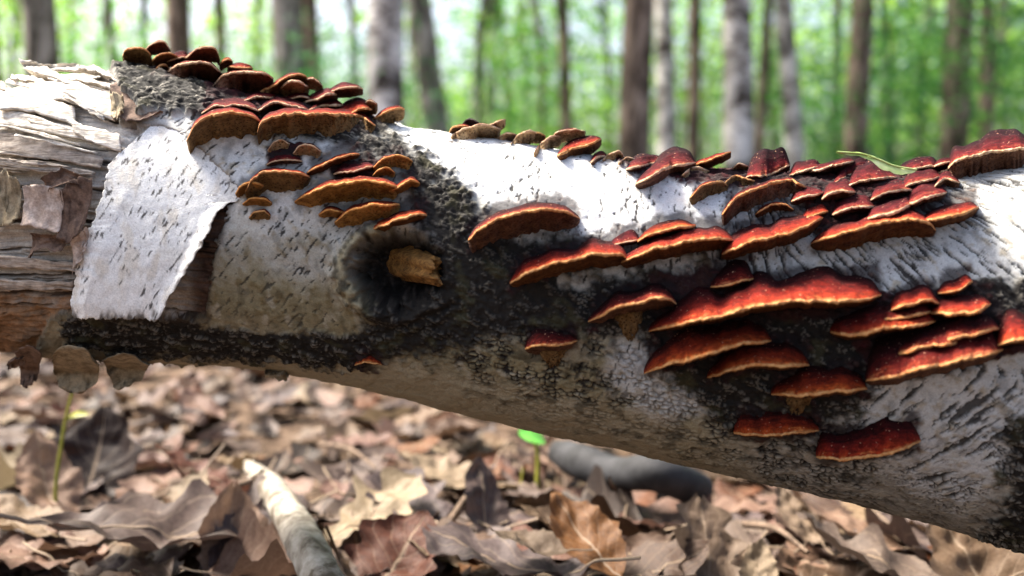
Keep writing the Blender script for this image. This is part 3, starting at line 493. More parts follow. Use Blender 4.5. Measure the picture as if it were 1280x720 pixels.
# end caps
for e, i in ((0, 0), (1, nS - 1)):
    c = P1[i].mean(0); V = np.vstack([P1[i], c + np.array([0.01 * (1 if e else -1), 0, 0])]); n_ = nT
    Fq = np.array([[j, (j + 1) % n_, n_] for j in range(n_)]); o = obj('end_grain', mesh('end_grain', V, Fq), M['splinter_grey']); o.parent = log

# ------------------------------------------------------------------ ruled sheets that lie on or curl off the log
def ruled(name, Le, Re, nu, nv, off, thick, mat, parent, vc=None, jag=0.0, seed=0, label=None):
    A = spline(Le, nu); B = spline(Re, nu); v = np.linspace(0, 1, nv)[None, :, None]
    if jag:
        q = np.arange(nu); A = A + jag * np.stack([fbm(q * 0.21 + seed, q * 0 + 3.3, 3), fbm(q * 0.21, q * 0 + seed + 8.1, 3)], 1); B = B + jag * np.stack([fbm(q * 0.23, q * 0 + seed + 1.7, 3), fbm(q * 0.23 + seed, q * 0 + 5.9, 3)], 1)
    G = A[:, None] + (B - A)[:, None] * v; u_ = np.linspace(0, 1, nu)[:, None] + 0 * v[..., 0]; v_ = v[..., 0] + 0 * u_
    if jag:
        e = jag * fbm(v_ * nv * 0.2 + seed, u_ * 0 + 4.4, 3); G[..., 1] += e * (ss(0.75, 1, u_) + ss(0.25, 0, u_))
    H = hit(G[..., 0], G[..., 1]); n = nrm(H); o_ = off(u_, v_, G[..., 0], G[..., 1])
    n = n * 0.75 + np.array([0, -0.25, 0.0]); top = H + n * o_[..., None]; tk = thick * (np.clip(np.minimum.reduce([u_, 1 - u_, v_, 1 - v_]) * 12, 0.25, 1))
    bot = top - n * tk[..., None]; V = np.concatenate([top.reshape(-1, 3), bot.reshape(-1, 3)]); m = nu * nv
    F1 = grid_faces(nu, nv); F2 = F1[:, ::-1] + m
    ring = np.concatenate([np.arange(nv), np.arange(1, nu) * nv + nv - 1, (nu - 1) * nv + np.arange(nv - 2, -1, -1), np.arange(nu - 2, 0, -1) * nv])
    Fr = np.stack([ring, ring + m, np.roll(ring, -1) + m, np.roll(ring, -1)], 1)[:, ::-1]
    c = None
    if vc is not None: cc = vc(u_, v_, G[..., 0], G[..., 1]).reshape(-1, 3); c = np.concatenate([cc, cc * 0 + np.array([0.3, 0.2, 0.13])])
    base = np.array(parent.location) if parent is not None else top.reshape(-1, 3).mean(0)
    me = mesh(name, V - base, np.concatenate([F1, F2, Fr]), vcol=c)
    o = bpy.data.objects.new(name, me); col.objects.link(o); me.materials.append(M[mat])
    if parent is not None: o.parent = parent
    else: o.location = base
    if label: o['label'] = label
    return o
def sheet_off(u, v, x, y):
    free = ss(175, 330, y + 0.35 * (230 - x)); e = np.minimum(v * 6, 1) * 0.4 + 0.6
    return -0.0012 + (0.0045 * free + 0.011 * ss(230, 395, y)**1.5) * e + 0.0015 * ss(0.9, 1, u) + 0.005 * ss(0.86, 1.0, v) * ss(240, 300, y) + 0.0012 * fbm(x / 45, y / 45, 3) * free - 0.0022 * ss(150, 138, y) - 0.002 * ss(0.92, 1, v) * ss(255, 225, y)
def sheet_col(u, v, x, y):
    c = np.ones(x.shape + (3,)) * C(0.88, 0.875, 0.85); c = mx(c, C(0.8, 0.77, 0.7), ss(0.1, 0.7, fbm(x / 30, y / 30, 3)) * 0.6)
    sx = x + 0.6 * y; d = ss(0.38, 0.54, fbm(sx / 4.8, y / 13, 2)) * ss(-0.2, 0.25, fbm(x / 30 + 5, y / 30, 2) + 0.25 * ss(330, 250, y)); c = mx(c, C(0.04, 0.035, 0.03), d * 0.9); c = mx(c, c * C(0.8, 0.72, 0.6), ss(0.15, 0.6, fbm(x / 22 + 11, y / 50, 3)) * 0.55); c = mx(c, c * 0.82, ss(0.2, 0.5, fbm(sx / 3, y / 40, 3)) * 0.5)
    e = ss(372, 386, y + 7 * fbm(x / 9, y / 9, 3)) ; c = mx(c, C(0.06, 0.045, 0.03), e * ss(-0.15, 0.25, fbm(x / 16 + 3, y / 40, 2)) * 0.9)
    e2 = ss(0.965, 1.0, v + 0.02 * fbm(x / 6, y / 6, 2)) * ss(240, 270, y); return mx(c, C(0.12, 0.08, 0.05), e2 * 0.8)
ruled('bark_sheet', [(208, 143), (170, 172), (138, 205), (130, 235), (122, 265), (108, 300), (99, 340), (95, 386)],
      [(246, 138), (318, 160), (338, 195), (318, 236), (278, 262), (266, 292), (240, 336), (208, 384)], 150, 120, sheet_off, 0.0013, 'bark', log, sheet_col, 3.0, 2, 'peeling sheet of bright white paper bark')
def curl(c0, lift, r=0.0):
    return lambda u, v, x, y: c0 + lift * (np.abs(2 * v - 1)**2) + r * u + 0.0018 * fbm(u * 3 + c0 * 900, v * 3, 3)
fl = [('flake_tan', [(38, 236), (60, 233), (84, 240)], [(33, 279), (58, 284), (80, 290)], 0.006, 0.004),
      ('flake_brown', [(84, 240), (100, 228), (122, 226)], [(80, 296), (96, 300), (112, 286)], 0.005, 0.006),
      ('flake_olive', [(2, 222), (18, 216), (32, 232)], [(0, 276), (14, 282), (32, 274)], 0.005, 0.005),
      ('flake_brown', [(-20, 230), (-6, 220), (6, 226)], [(-20, 280), (-6, 284), (5, 276)], 0.004, 0.006),
      ('flake_brown', [(44, 288), (66, 292), (88, 294)], [(40, 318), (62, 308), (84, 312)], 0.004, 0.005),
      ('flake_tan', [(92, 300), (104, 292), (116, 280)], [(96, 336), (106, 322), (114, 304)], 0.004, 0.004),
      ('flake_brown', [(62, 228), (84, 216), (112, 222)], [(70, 240), (90, 232), (112, 236)], 0.007, 0.004),
      ('flake_brown', [(140, 112), (158, 108), (196, 126)], [(146, 152), (170, 156), (206, 146)], 0.002, 0.003),
      ('flake_olive', [(142, 128), (150, 126), (158, 132)], [(144, 154), (152, 156), (160, 150)], 0.006, 0.003)]
for i, (mt, Le, Re, c0, lf) in enumerate(fl):
    ruled('bark_flake', Le, Re, 22, 18, curl(c0, lf), 0.0016, mt, log, jag=4.0, seed=i * 3.7)
hang = [('flake_olive', [(71, 438), (80, 420), (98, 414), (118, 420), (128, 440)], [(71, 448), (80, 464), (98, 473), (118, 466), (128, 449)], 0.012, 'rounded olive flake of bark hanging under the log'),
        ('flake_olive', [(130, 440), (158, 430), (190, 445)], [(136, 456), (150, 474), (180, 462)], 0.006, 'ragged olive flake of bark hanging under the log'),
        ('flake_brown', [(26, 426), (44, 418), (60, 424)], [(30, 462), (38, 468), (50, 456)], 0.010, 'dark curled strip of bark hanging under the log'),
        ('flake_brown', [(12, 440), (24, 434), (36, 430)], [(14, 446), (26, 442), (38, 440)], 0.010, None),
        ('flake_olive', [(330, 462), (345, 463), (362, 466)], [(332, 466), (346, 468), (360, 470)], 0.001, None)]
for i, (mt, Le, Re, c0, lab) in enumerate(hang):
    ruled('hanging_bark', Le, Re, 22, 16, curl(c0, 0.004), 0.0025, mt, log, jag=3.0, seed=i * 5.1 + 40, label=lab)
spl = [([(30, 88), (60, 92), (98, 109)], [(34, 99), (60, 103), (98, 111)], 0.012, 0.006, 'splinter'), ([(46, 87), (90, 84), (140, 92)], [(58, 93), (95, 92), (142, 96)], 0.006, 0.004, 'splinter'),
       ([(60, 100), (100, 98), (142, 108)], [(66, 106), (104, 106), (142, 112)], 0.006, 0.004, 'splinter'), ([(40, 112), (90, 106), (140, 120)], [(42, 128), (92, 132), (142, 152)], 0.006, 0.005, 'splinter'),
       ([(2, 112), (20, 116), (44, 124)], [(2, 120), (20, 124), (44, 127)], 0.009, 0.003, 'splinter_grey'), ([(4, 128), (40, 124), (94, 136)], [(6, 146), (45, 146), (96, 158)], 0.011, 0.006, 'splinter'),
       ([(-30, 142), (30, 146), (112, 168)], [(-30, 160), (30, 163), (110, 177)], 0.008, 0.005, 'splinter'), ([(84, 124), (105, 130), (132, 148)], [(84, 130), (105, 139), (131, 153)], 0.009, 0.003, 'splinter'),
       ([(92, 152), (115, 160), (150, 168)], [(94, 168), (118, 180), (152, 190)], 0.004, 0.004, 'splinter'), ([(-40, 120), (-15, 118), (6, 124)], [(-40, 134), (-15, 132), (5, 130)], 0.01, 0.005, 'splinter_grey'),
       ([(-30, 168), (40, 172), (128, 196)], [(-30, 186), (40, 196), (126, 210)], 0.002, 0.004, 'splinter_grey'), ([(-20, 196), (40, 204), (120, 214)], [(-20, 208), (40, 214), (118, 218)], 0.002, 0.003, 'splinter_grey'),
       ([(-30, 318), (40, 322), (98, 330)], [(-30, 332), (40, 336), (97, 340)], 0.002, 0.003, 'splinter_grey'), ([(-30, 344), (30, 350), (92, 352)], [(-30, 356), (30, 362), (92, 362)], 0.002, 0.003, 'splinter_grey'),
       ([(98, 92), (120, 90), (146, 98)], [(100, 96), (121, 95), (146, 102)], 0.008, 0.003, 'splinter'), ([(20, 106), (44, 103), (70, 110)], [(20, 110), (45, 109), (70, 113)], 0.010, 0.003, 'splinter')]
for i, (Le, Re, c0, tk, mt) in enumerate(spl):
    ruled('splinter', Le, Re, 30, 8, lambda u, v, x, y, c0=c0: c0 * (1 - 0.8 * u) + 0.0012 * fbm(u * 2 + c0 * 700, v * 5, 3), tk, mt, log, jag=2.2, seed=i * 2.3 + 80)
sr = np.random.default_rng(12)
for i in range(22):
    x0, y0, ln, wd = sr.uniform(-60, 50), sr.uniform(92, 215), sr.uniform(45, 110), sr.uniform(1.5, 4.0); sl = 0.20 if y0 < 180 else 0.10; x1 = min(x0 + ln, 130)
    Le = [(x0, y0), ((x0 + x1) / 2, y0 + sl * ln * 0.45 - 1), (x1, y0 + sl * ln)]; Re = [(x0 + sr.uniform(-4, 8), y0 + wd), ((x0 + x1) / 2, y0 + sl * ln * 0.45 + wd), (x1 - 2, y0 + sl * ln + 1)]; c0 = sr.uniform(0.002, 0.010)
    ruled('splinter', Le, Re, 24, 5, lambda u, v, x, y, c0=c0: c0 * (1 - 0.8 * u) + 0.001 * fbm(u * 2 + c0 * 700, v * 5, 3), 0.002, 'splinter' if y0 < 175 else 'splinter_grey', log, jag=1.5, seed=i * 1.9 + 200)
# broken branch stub in the knot
hb = hit(np.array([498.0]), np.array([322.0]))[0]; tipc = hit(np.array([545.0]), np.array([338.0]))[0] + np.array([0.002, -0.003, 0.0])
nb = nrm(hb); hb = hb - nb * 0.036; ax = tipc - hb; L_ = np.linalg.norm(ax); ax /= L_; sd = np.cross(ax, [0, 0, 1]); sd /= np.linalg.norm(sd); up = np.cross(sd, ax)
q = np.linspace(0, 1, 26)[:, None]; an = np.linspace(0, 2 * np.pi, 40, endpoint=False)[None]
rad = 0.0145 - 0.0055 * q + 0.0022 * fbm(an * 2.2 + 0 * q, q * 0.8, 3) + 0.0016 * (np.abs(np.sin(an * 3.5)) - 0.5); endj = 0.016 * fbm(np.cos(an) * 2.1 + 5, np.sin(an) * 2.1, 3) + 0.006 * np.cos(an)
qq = q * L_ + endj * q**3; V = hb + ax * qq[..., None] + (sd * np.cos(an)[..., None] + up * np.sin(an)[..., None]) * (rad * np.where(q > 0.97, 0.8, 1))[..., None]
V = np.concatenate([V.reshape(-1, 3), [V[-1].mean(0) - ax * 0.004]]) - LOG0; Fq = grid_faces(26, 40, True)
stub = obj('branch_stub', mesh('branch_stub', V[:-1], Fq), M['stub']); stub.parent = log; stub['label'] = 'broken orange-brown branch stub in a dark knot hollow'
tip = obj('broken_end', mesh('broken_end', np.vstack([V[25 * 40:26 * 40], V[-1:]]), np.array([[j, (j + 1) % 40, 40] for j in range(40)])), M['stub']); tip.parent = stub

# ------------------------------------------------------------------ building the bracket fungi
def wave(x, s, o=3): return fbm(x, x * 0 + s, o)
def fungus(i, rim, band, under, P, sty, grp, lab):
    if sty == 'mar' and grp in (GC, GD): band *= 1.65; P *= 1.3
    if grp == GA: band *= 1.5
    if grp == GE and sty != 'mar': band = band * 1.25 + 2
    L = sum(math.dist(rim[j], rim[j + 1]) for j in range(len(rim) - 1)); n = int(np.clip(L / 1.5, 26, 170)); nt, nr, nb = 12, 5, 10
    Q = spline(rim, n); t = np.linspace(0, 1, n); hsh = (math.sin(i * 12.9898) * 43758.5453) % 1; tt = t**(0.72 + 0.62 * hsh); pr = (1 - np.abs(2 * tt - 1)**(3.0 if L < 120 else 4.0))**0.5; pr2 = np.clip(pr, 0.12, 1); sd_ = i * 7.31
    arc = t * L; jag = (0.85 * wave(arc / 3.4, sd_ + 2, 2) + 1.0 * wave(arc / 9, sd_) + 2.4 * wave(arc / 28, sd_ + 3, 2)) * min(1, 0.4 + L / 160)
    qx = Q[:, 0] + 0.9 * wave(arc / 7, sd_ + 9) * pr; qy = Q[:, 1] + jag * pr
    H = hit(qx, qy); d = rays(qx, qy); d /= np.linalg.norm(d, axis=1, keepdims=True)
    reach = P / 1000 * (0.10 + 0.90 * pr) * (1 + 0.14 * wave(arc / 30, sd_ + 5) + 0.02 * wave(arc / 6, sd_ + 15)); Rm = H - d * reach[:, None]
    bw = band * (1 + 0.35 * wave(arc / 40, sd_ + 6, 2) + 0.15 * wave(arc / 12, sd_ + 26, 2)); uw = under * (1 + 0.2 * wave(arc / 14, sd_ + 7))
    A = hit(qx, qy - bw * pr2 - 1.0); A = A - nrm(A) * 0.003; B = hit(qx, qy + uw * pr2 + 1.0); B = B - nrm(B) * 0.003
    tk = (0.0008 + 0.0013 * min(1, P / 34) * pr) * (1 + 0.35 * wave(arc / 10, sd_ + 8)); upv = np.array([0, 0, 1.0])
    Rt = Rm + upv * tk[:, None] * 0.5; Rb = Rm - upv * tk[:, None] * 0.5
    s = np.linspace(0, 1, nt)[None, :, None]; bul = (0.0011 * min(1, band / 14) * np.sin(np.pi * s) + 0.0006 * np.sin(s * 16 + 2 * wave(arc / 30, sd_)[:, None, None]) * s * (1 - s) * 4) * pr[:, None, None]
    tex = 0.0009 * fbm(arc[:, None] / 24 + sd_, np.linspace(0, 1, nt)[None] * 3, 3)[..., None] * np.sin(np.pi * s)
    ker = np.hanning(15); ker /= ker.sum(); sm_ = lambda X: np.stack([np.convolve(np.pad(X[:, c_], 7, mode='reflect', reflect_type='odd'), ker, 'valid') for c_ in range(3)], 1)
    As, Rs, Bs, Rbs = sm_(A), sm_(Rt), sm_(B), sm_(Rb); T_ = As[:, None] + (Rs - As)[:, None] * s + (Rt - Rs)[:, None] * s**5 + upv * (bul + tex)
    h = np.linspace(0, np.pi, nr)[None, :, None]; E_ = Rm[:, None] + upv * (0.5 * tk[:, None, None] * np.cos(h)) - d[:, None] * (0.5 * tk[:, None, None] * np.sin(h)) * np.array([1, 1, 0.3])
    s2 = np.linspace(0, 1, nb)[None, :, None]; cc = 0.0030 * np.sin(np.pi * s2) * pr[:, None, None] * min(1, P / 30)
    tex2 = 0.0008 * fbm(arc[:, None] / 5 + sd_ + 40, np.linspace(0, 1, nb)[None] * 4, 3)[..., None] * np.sin(np.pi * s2)
    B_ = Rbs[:, None] + (B - Rbs)[:, None] * s2 + (Rb - Rbs)[:, None] * (1 - s2)**5 + d[:, None] * (cc - tex2)
    base = A[n // 2] * 0.5 + B[n // 2] * 0.5; th_ = thing('bracket_fungus', lab, 'fungus', tuple(base), grp); c_, r_, p_ = STY[sty]
    for nm, G, mt, v0, v1 in (('cap', T_, c_, 0, 1), ('rim', E_, r_, 1, 1), ('pore_surface', B_, p_, 1, 0)):
        m = G.shape[1]; uv = np.stack(np.broadcast_arrays((arc / 60 + i)[:, None], np.linspace(v0, v1, m)[None]), -1).reshape(-1, 2)
        o = obj(nm, mesh(nm, G.reshape(-1, 3) - base, grid_faces(n, m)[:, ::-1], uv=uv), M[mt]); o.parent = th_
    return th_
FT = [fungus(i, *f) for i, f in enumerate(FUNGI)]
def stalk(lab, pts, widths, mt, seed):       # toothed stalk hanging under a cap
    th_ = [f for f in FT if f['label'] == lab][0]; A = spline(pts, 20); W = np.interp(np.linspace(0, 1, 20), np.linspace(0, 1, len(widths)), widths); base = np.array(th_.location)
    v = np.linspace(-1, 1, 17); gx = A[:, 0:1] + W[:, None] * v + 1.5 * fbm(np.arange(20)[:, None] / 4 + seed, v[None] * 3, 2); gy = A[:, 1:2] + 0 * v + 4 * fbm(v[None] * 4 + seed, np.zeros((20, 1)), 2) * np.linspace(0, 1, 20)[:, None]
    Hh = hit(gx, gy); off = (0.008 * (1 - np.linspace(0, 1, 20)**1.5)[:, None] + 0.001) * (1 - v[None]**2)**0.5 + 0.003 * fbm(gx / 4, gy / 14, 2) - 0.0005
    Hh = Hh + nrm(Hh) * off[..., None]; o = obj('stalk', mesh('stalk', Hh.reshape(-1, 3) - base, grid_faces(20, 17)), M[mt]); o.parent = th_
stalk('dark fungus with a golden toothed stalk below it', [(784, 386), (786, 402), (788, 424)], [22, 15, 6], 'pore_brown', 1)
stalk('orange-red fungus with a yellowish stalk, third in the descending stack', [(1000, 490), (996, 503), (994, 517)], [18, 14, 7], 'pore_brown', 5)
stalk('small lone brownish-red fungus on cracked black bark', [(690, 432), (690, 442), (692, 456)], [22, 15, 6], 'pore_brown', 9)

# ------------------------------------------------------------------ green leaf on the crest
k = NT('green_leaf', 0.5, 0.4); uv = k.n('ShaderNodeUVMap', uv_map='UVMap').outputs[0]; n = k.noise(k.coord(), 60, 3); k.color(k.ramp(n, [(0.35, (0.2, 0.3, 0.05)), (0.55, (0.42, 0.5, 0.2)), (0.7, (0.6, 0.62, 0.36))])); M['green_leaf'] = k.m
gl = at_depth(np.array([1046., 1062, 1080, 1100, 1120, 1146]), np.array([191., 192, 194, 201, 209, 213]), 0.60); u_ = np.linspace(0, 1, 24)
mid = spline(gl, 24); hw = 0.0078 * np.sin(np.pi * np.clip(u_, 0.0, 1))**0.7; v = np.linspace(-1, 1, 9)
V = mid[:, None] + hw[:, None, None] * (np.array([0.1, 0.9, 0.3]) * np.clip(v, 0, 1)[None, :, None] + np.array([0.25, -0.35, -0.8]) * np.clip(-v, 0, 1)[None, :, None] * (0.25 + 0.75 * ss(0.25, 0.55, u_))[:, None, None]) + 0.0008 * fbm(u_[:, None] * 9, v[None] * 3, 2)[..., None] * np.array([0, 0, 1])
base = V.reshape(-1, 3).mean(0); gth = thing('green_leaf', 'pale green folded leaf resting on the crest among maroon fungi', 'leaf', tuple(base))
o = obj('blade', mesh('blade', V.reshape(-1, 3) - base, grid_faces(24, 9)), M['green_leaf']); o.parent = gth
rb = mid + np.array([0, 0, 0.0006]); q = np.linspace(0, 2 * np.pi, 6, endpoint=False); RV = rb[:, None] + 0.0007 * (np.stack([0 * q, np.cos(q), np.sin(q)], 1))[None]
o = obj('midrib', mesh('midrib', RV.reshape(-1, 3) - base, grid_faces(24, 6, True)), M['green_leaf']); o.parent = gth
# ------------------------------------------------------------------ fallen leaves
def m_leaf(name, a, b, vcol=False):
    k = NT(name, 0.62, 0.35); p = k.coord(); uv = k.n('ShaderNodeUVMap', uv_map='UVMap').outputs[0]
    oi = k.n('ShaderNodeObjectInfo').outputs['Random']; sx = k.n('ShaderNodeSeparateXYZ'); k.l(uv, sx.inputs[0]); x, y = sx.outputs[0], sx.outputs[1]
    ax = k.math('ABSOLUTE', x); vein = k.math('ABSOLUTE', k.math('SUBTRACT', k.math('FRACT', k.math('SUBTRACT', k.math('MULTIPLY', y, 7.0), k.math('MULTIPLY', ax, 2.2))), 0.5))
    vm = k.ramp(vein, [(0.0, (1,) * 3), (0.07, (0,) * 3)]); md = k.ramp(ax, [(0.02, (1,) * 3), (0.06, (0,) * 3)]); vv = k.math('MAXIMUM', k.math('MULTIPLY', vm, 0.45), md)
    n = k.noise(p, 38, 5, 0.65, 0.5)
    if vcol: c = k.mix(k.n('ShaderNodeAttribute', attribute_name='Col').outputs['Color'], k.ramp(n, [(0.3, (0.5,) * 3), (0.62, (1.1,) * 3)]), 1.0, 'MULTIPLY')
    else:
        c = k.ramp(n, [(0.3, a), (0.66, b)]); hs = k.n('ShaderNodeHueSaturation'); k.l(c, hs.inputs['Color']); k.l(k.math('ADD', 0.7, k.math('MULTIPLY', oi, 0.6)), hs.inputs['Value']); k.l(k.math('ADD', 0.485, k.math('MULTIPLY', oi, 0.03)), hs.inputs['Hue']); c = hs.outputs[0]
    sp = k.noise(p, 160, 3, 0.6); c = k.mix(c, (0.05, 0.028, 0.016), k.ramp(sp, [(0.62, (0,) * 3), (0.7, (0.6,) * 3)]))
    k.color(k.mix(c, (0.55, 0.42, 0.3), k.math('MULTIPLY', vv, 0.4))); k.bump(k.math('ADD', n, k.math('MULTIPLY', vv, 0.5)), 0.5, 0.0015)
    tr = k.n('ShaderNodeBsdfTranslucent'); k.l(c, tr.inputs[0]); ms = k.n('ShaderNodeMixShader'); ms.inputs[0].default_value = 0.18
    k.l(k.b.outputs[0], ms.inputs[1]); k.l(tr.outputs[0], ms.inputs[2]); k.l(ms.outputs[0], k.out.inputs[0]); return k.m
LC = {'brown': ((0.0331, 0.0156, 0.0082), (0.0772, 0.0407, 0.0229)), 'tan': ((0.0884, 0.0504, 0.0273), (0.1546, 0.0992, 0.0593)), 'rust': ((0.0515, 0.0146, 0.0040), (0.1251, 0.0407, 0.0110)), 'grey-brown': ((0.0515, 0.0325, 0.0259), (0.1031, 0.0699, 0.0562)),
      'pinkish': ((0.0956, 0.0471, 0.0329), (0.1656, 0.0943, 0.0684)), 'purplish grey': ((0.0460, 0.0305, 0.0289), (0.0993, 0.0699, 0.0669)), 'cream': ((0.1546, 0.1074, 0.0608), (0.2282, 0.1691, 0.1125)), 'dark brown': ((0.0111, 0.0051, 0.0031), (0.0331, 0.0163, 0.0092))}
for c_, (a_, b_) in LC.items(): M['leaf_' + c_] = m_leaf(c_.replace(' ', '_').replace('-', '_') + '_leaf', a_, b_)
M['leaf_mix'] = m_leaf('mixed_litter_leaf', None, None, True)
def halfwidth(u, kind):
    if kind == 'oak': return 0.30 * np.sin(np.pi * np.clip(u * 0.97 + 0.02, 0, 1))**0.75 * (0.5 + 0.62 * u) * (1 + 0.30 * np.sin(u * 2 * np.pi * 4.0 - 0.7)) + 0.012
    if kind == 'maple': return 0.44 * np.sin(np.pi * u**0.8)**0.8 * (1 + 0.3 * (np.abs(((u * 3.5) % 1) - 0.5) * 2 - 0.5)) + 0.006
    return 0.27 * np.sin(np.pi * u**0.85)**0.8 * (1 + 0.05 * np.sin(u * 60)) + 0.004
def leaf_geo(kind, nu, nv, curl_, fold, wav, seed):
    r = np.random.default_rng(seed); u = np.linspace(0, 1, nu); v = np.linspace(-1, 1, nv); hw = halfwidth(u, kind); j = r.uniform(0, 50)
    hwl = hw * (1 + 0.18 * fbm(u * 5 + j, u * 0 + 1, 2)); hwr = hw * (1 + 0.18 * fbm(u * 5 + j, u * 0 + 9, 2))
    X = np.where(v[None] < 0, v[None] * hwl[:, None], v[None] * hwr[:, None]); Y = u[:, None] + 0 * X + np.abs(v)[None] * 0.06 - 0.5
    lx = curl_[0] * X**2 * 3 + fold * np.abs(X) + curl_[1] * (Y**2) * 1.2 + wav * (fbm(X * 3.2 + j, Y * 3.2, 3)) + 0.3 * wav * fbm(X * 9 + j, Y * 9, 2) + r.uniform(-0.5, 0.5) * X * Y
    return np.stack([X, Y, lx], -1), np.stack(np.broadcast_arrays(v[None] * 1.0 + 0 * X, u[:, None] + 0 * X), -1)
def leaf_mesh(kind, seed, nu=20, nv=9, curl_=None, fold=None, wav=None):
    r = np.random.default_rng(seed + 500); curl_ = curl_ or (r.uniform(-0.4, 0.6), r.uniform(-0.3, 0.5)); fold = r.uniform(-0.1, 0.2) if fold is None else fold; wav = r.uniform(0.05, 0.12) if wav is None else wav
    G, uv = leaf_geo(kind, nu, nv, curl_, fold, wav, seed); me = mesh(kind + '_blade', G.reshape(-1, 3), grid_faces(nu, nv), uv=uv.reshape(-1, 2))
    c = G[:, nv // 2]; c = np.vstack([c[:1] - np.array([[0.02, 0.22, -0.06]]), c[:1] - np.array([[0.0, 0.1, -0.02]]), c]); q = np.linspace(0, 2 * np.pi, 5, endpoint=False); rr = np.linspace(0.011, 0.002, len(c))
    RV = c[:, None] + rr[:, None, None] * np.stack([np.cos(q), 0 * q, np.sin(q)], 1)[None]; return me, mesh('stalk', RV.reshape(-1, 3), grid_faces(len(c), 5, True))
KN = {'oak': 'lobed oak', 'maple': 'pointed maple', 'beech': 'oval beech'}
LEAF = {(kd, s): leaf_mesh(kd, s) for kd in KN for s in range(6)}
def put_leaf(x, y, size, kd, s, colr_, rot, lab, cat='leaf', grp='fallen leaves on the forest floor', pair=None, lift=0.0, ribs=True):
    me, sm = pair or LEAF[(kd, s)]
    o = bpy.data.objects.new('fallen_leaf', me.copy() if me.users and me.materials and me.materials[0] != M['leaf_' + colr_] and False else me); col.objects.link(o)
    o.location = (x, y, float(ground_z(np.array([x]), np.array([y]))[0]) + lift); o.rotation_euler = rot; o.scale = (size,) * 3
    if not me.materials: me.materials.append(M['leaf_' + colr_])
    o.material_slots[0].link = 'OBJECT'; o.material_slots[0].material = M['leaf_' + colr_]; tag(o, lab, cat, grp)
    if ribs:
        c = bpy.data.objects.new('stalk', sm); col.objects.link(c); c.parent = o
        if not sm.materials: sm.materials.append(M['leaf_tan'])
        c.material_slots[0].link = 'OBJECT'; c.material_slots[0].material = M['leaf_' + ('tan' if colr_ not in ('tan', 'cream') else 'brown')]
    return o
HERO = [ # px, py, length, kind, colour, (tilt x, tilt y, turn), lift, label
 (205, 668, 0.25, 'oak', 'grey-brown', (-0.15, 0.1, -1.15), 0.035, 'largest grey-brown oak leaf with a curled edge beside the birch stick'),
 (60, 612, 0.13, 'beech', 'pinkish', (0.75, 0.15, 0.9), 0.03, 'smooth pinkish leaf tilted up behind the thin green stem'),
 (118, 585, 0.13, 'maple', 'dark brown', (0.95, 0.1, 0.1), 0.03, 'dark brown leaf with pointed lobes standing up near the green stem'),
 (318, 684, 0.14, 'beech', 'purplish grey', (0.3, 0.5, -0.25), 0.02, 'purplish folded leaf propped against the birch stick'),
 (290, 690, 0.12, 'beech', 'pinkish', (0.9, 0.2, 0.5), 0.02, 'reddish pink folded leaf under the curled edge of the largest oak leaf'),
 (252, 514, 0.10, 'beech', 'pinkish', (0.4, 0.0, 1.2), 0.03, 'bright pink-white leaf well behind the birch stick'),
 (250, 600, 0.12, 'oak', 'rust', (0.35, 0.1, 1.4), 0.03, 'rust-coloured leaf lying behind the largest oak leaf'),
 (664, 680, 0.075, 'beech', 'cream', (0.2, 0.0, 1.45), 0.05, 'small cream leaf with a dark notch lying on a grey one'),
 (735, 672, 0.11, 'beech', 'rust', (0.45, -0.2, 0.5), 0.045, 'smooth orange-tan leaf beside the small cream leaf'),
 (690, 655, 0.08, 'beech', 'brown', (0.4, 0.0, 1.5), 0.04, 'narrow brown leaf curled behind the small cream leaf'),
 (640, 706, 0.16, 'oak', 'purplish grey', (0.05, 0.05, 1.2), 0.03, 'wide purplish grey leaf under the small cream leaf'),
 (885, 690, 0.12, 'oak', 'cream', (0.75, 0.2, 0.2), 0.03, 'crinkled yellowish leaf standing below the middle of the log'),
 (948, 702, 0.06, 'beech', 'cream', (0.6, 0.1, -0.3), 0.03, 'little whitish curled leaf beside the crinkled yellowish one'),
 (1110, 695, 0.16, 'oak', 'grey-brown', (0.2, 0.1, 1.0), 0.03, 'broad grey-brown leaf under the low end of the log'),
 (1060, 650, 0.12, 'beech', 'pinkish', (0.35, 0.1, 1.2), 0.03, 'pink leaf close under the sloping log'),
 (1000, 640, 0.08, 'beech', 'cream', (0.5, 0.0, 0.4), 0.04, 'bright cream leaf close under the sloping log beside a pink one'),
 (1228, 702, 0.12, 'maple', 'tan', (0.6, -0.1, 0.3), 0.03, 'tan leaf under the log near the picture corner'),
 (520, 640, 0.14, 'oak', 'purplish grey', (0.15, 0.05, 0.6), 0.03, 'purplish grey oak leaf lying flat in the open litter'),
 (462, 650, 0.13, 'oak', 'cream', (0.25, 0.1, -0.7), 0.03, 'pale cream oak leaf lying beside the birch stick end'),
 (30, 660, 0.13, 'beech', 'tan', (0.2, 0.2, 1.1), 0.025, 'tan leaf at the picture edge beside the green stem foot'),
 (560, 596, 0.13, 'beech', 'cream', (0.25, 0.0, 1.4), 0.03, 'long cream leaf lying level in the middle distance'),
 (605, 640, 0.11, 'beech', 'grey-brown', (0.8, 0.3, 0.6), 0.03, 'grey leaf propped upright near the small green sprout'),
 (500, 700, 0.1, 'maple', 'rust', (0.5, 0.1, -0.4), 0.02, 'reddish-brown pointed leaf beside the birch stick near the picture bottom'),
]
for i, (hx, hy, sz, kd, cl, rot, lift, lab) in enumerate(HERO):
    P = ground_at(np.float64(hx), np.float64(hy), lift + 0.02); put_leaf(P[0], P[1], sz, kd, 0, cl, rot, lab, pair=leaf_mesh(kd, 900 + i, 30, 15, (0.25, 0.25), 0.06, 0.07), lift=lift + 0.02)
cols = list(LC); wts = np.array([0.20, 0.13, 0.10, 0.19, 0.17, 0.11, 0.04, 0.06]); wts /= wts.sum(); lr = np.random.default_rng(21)
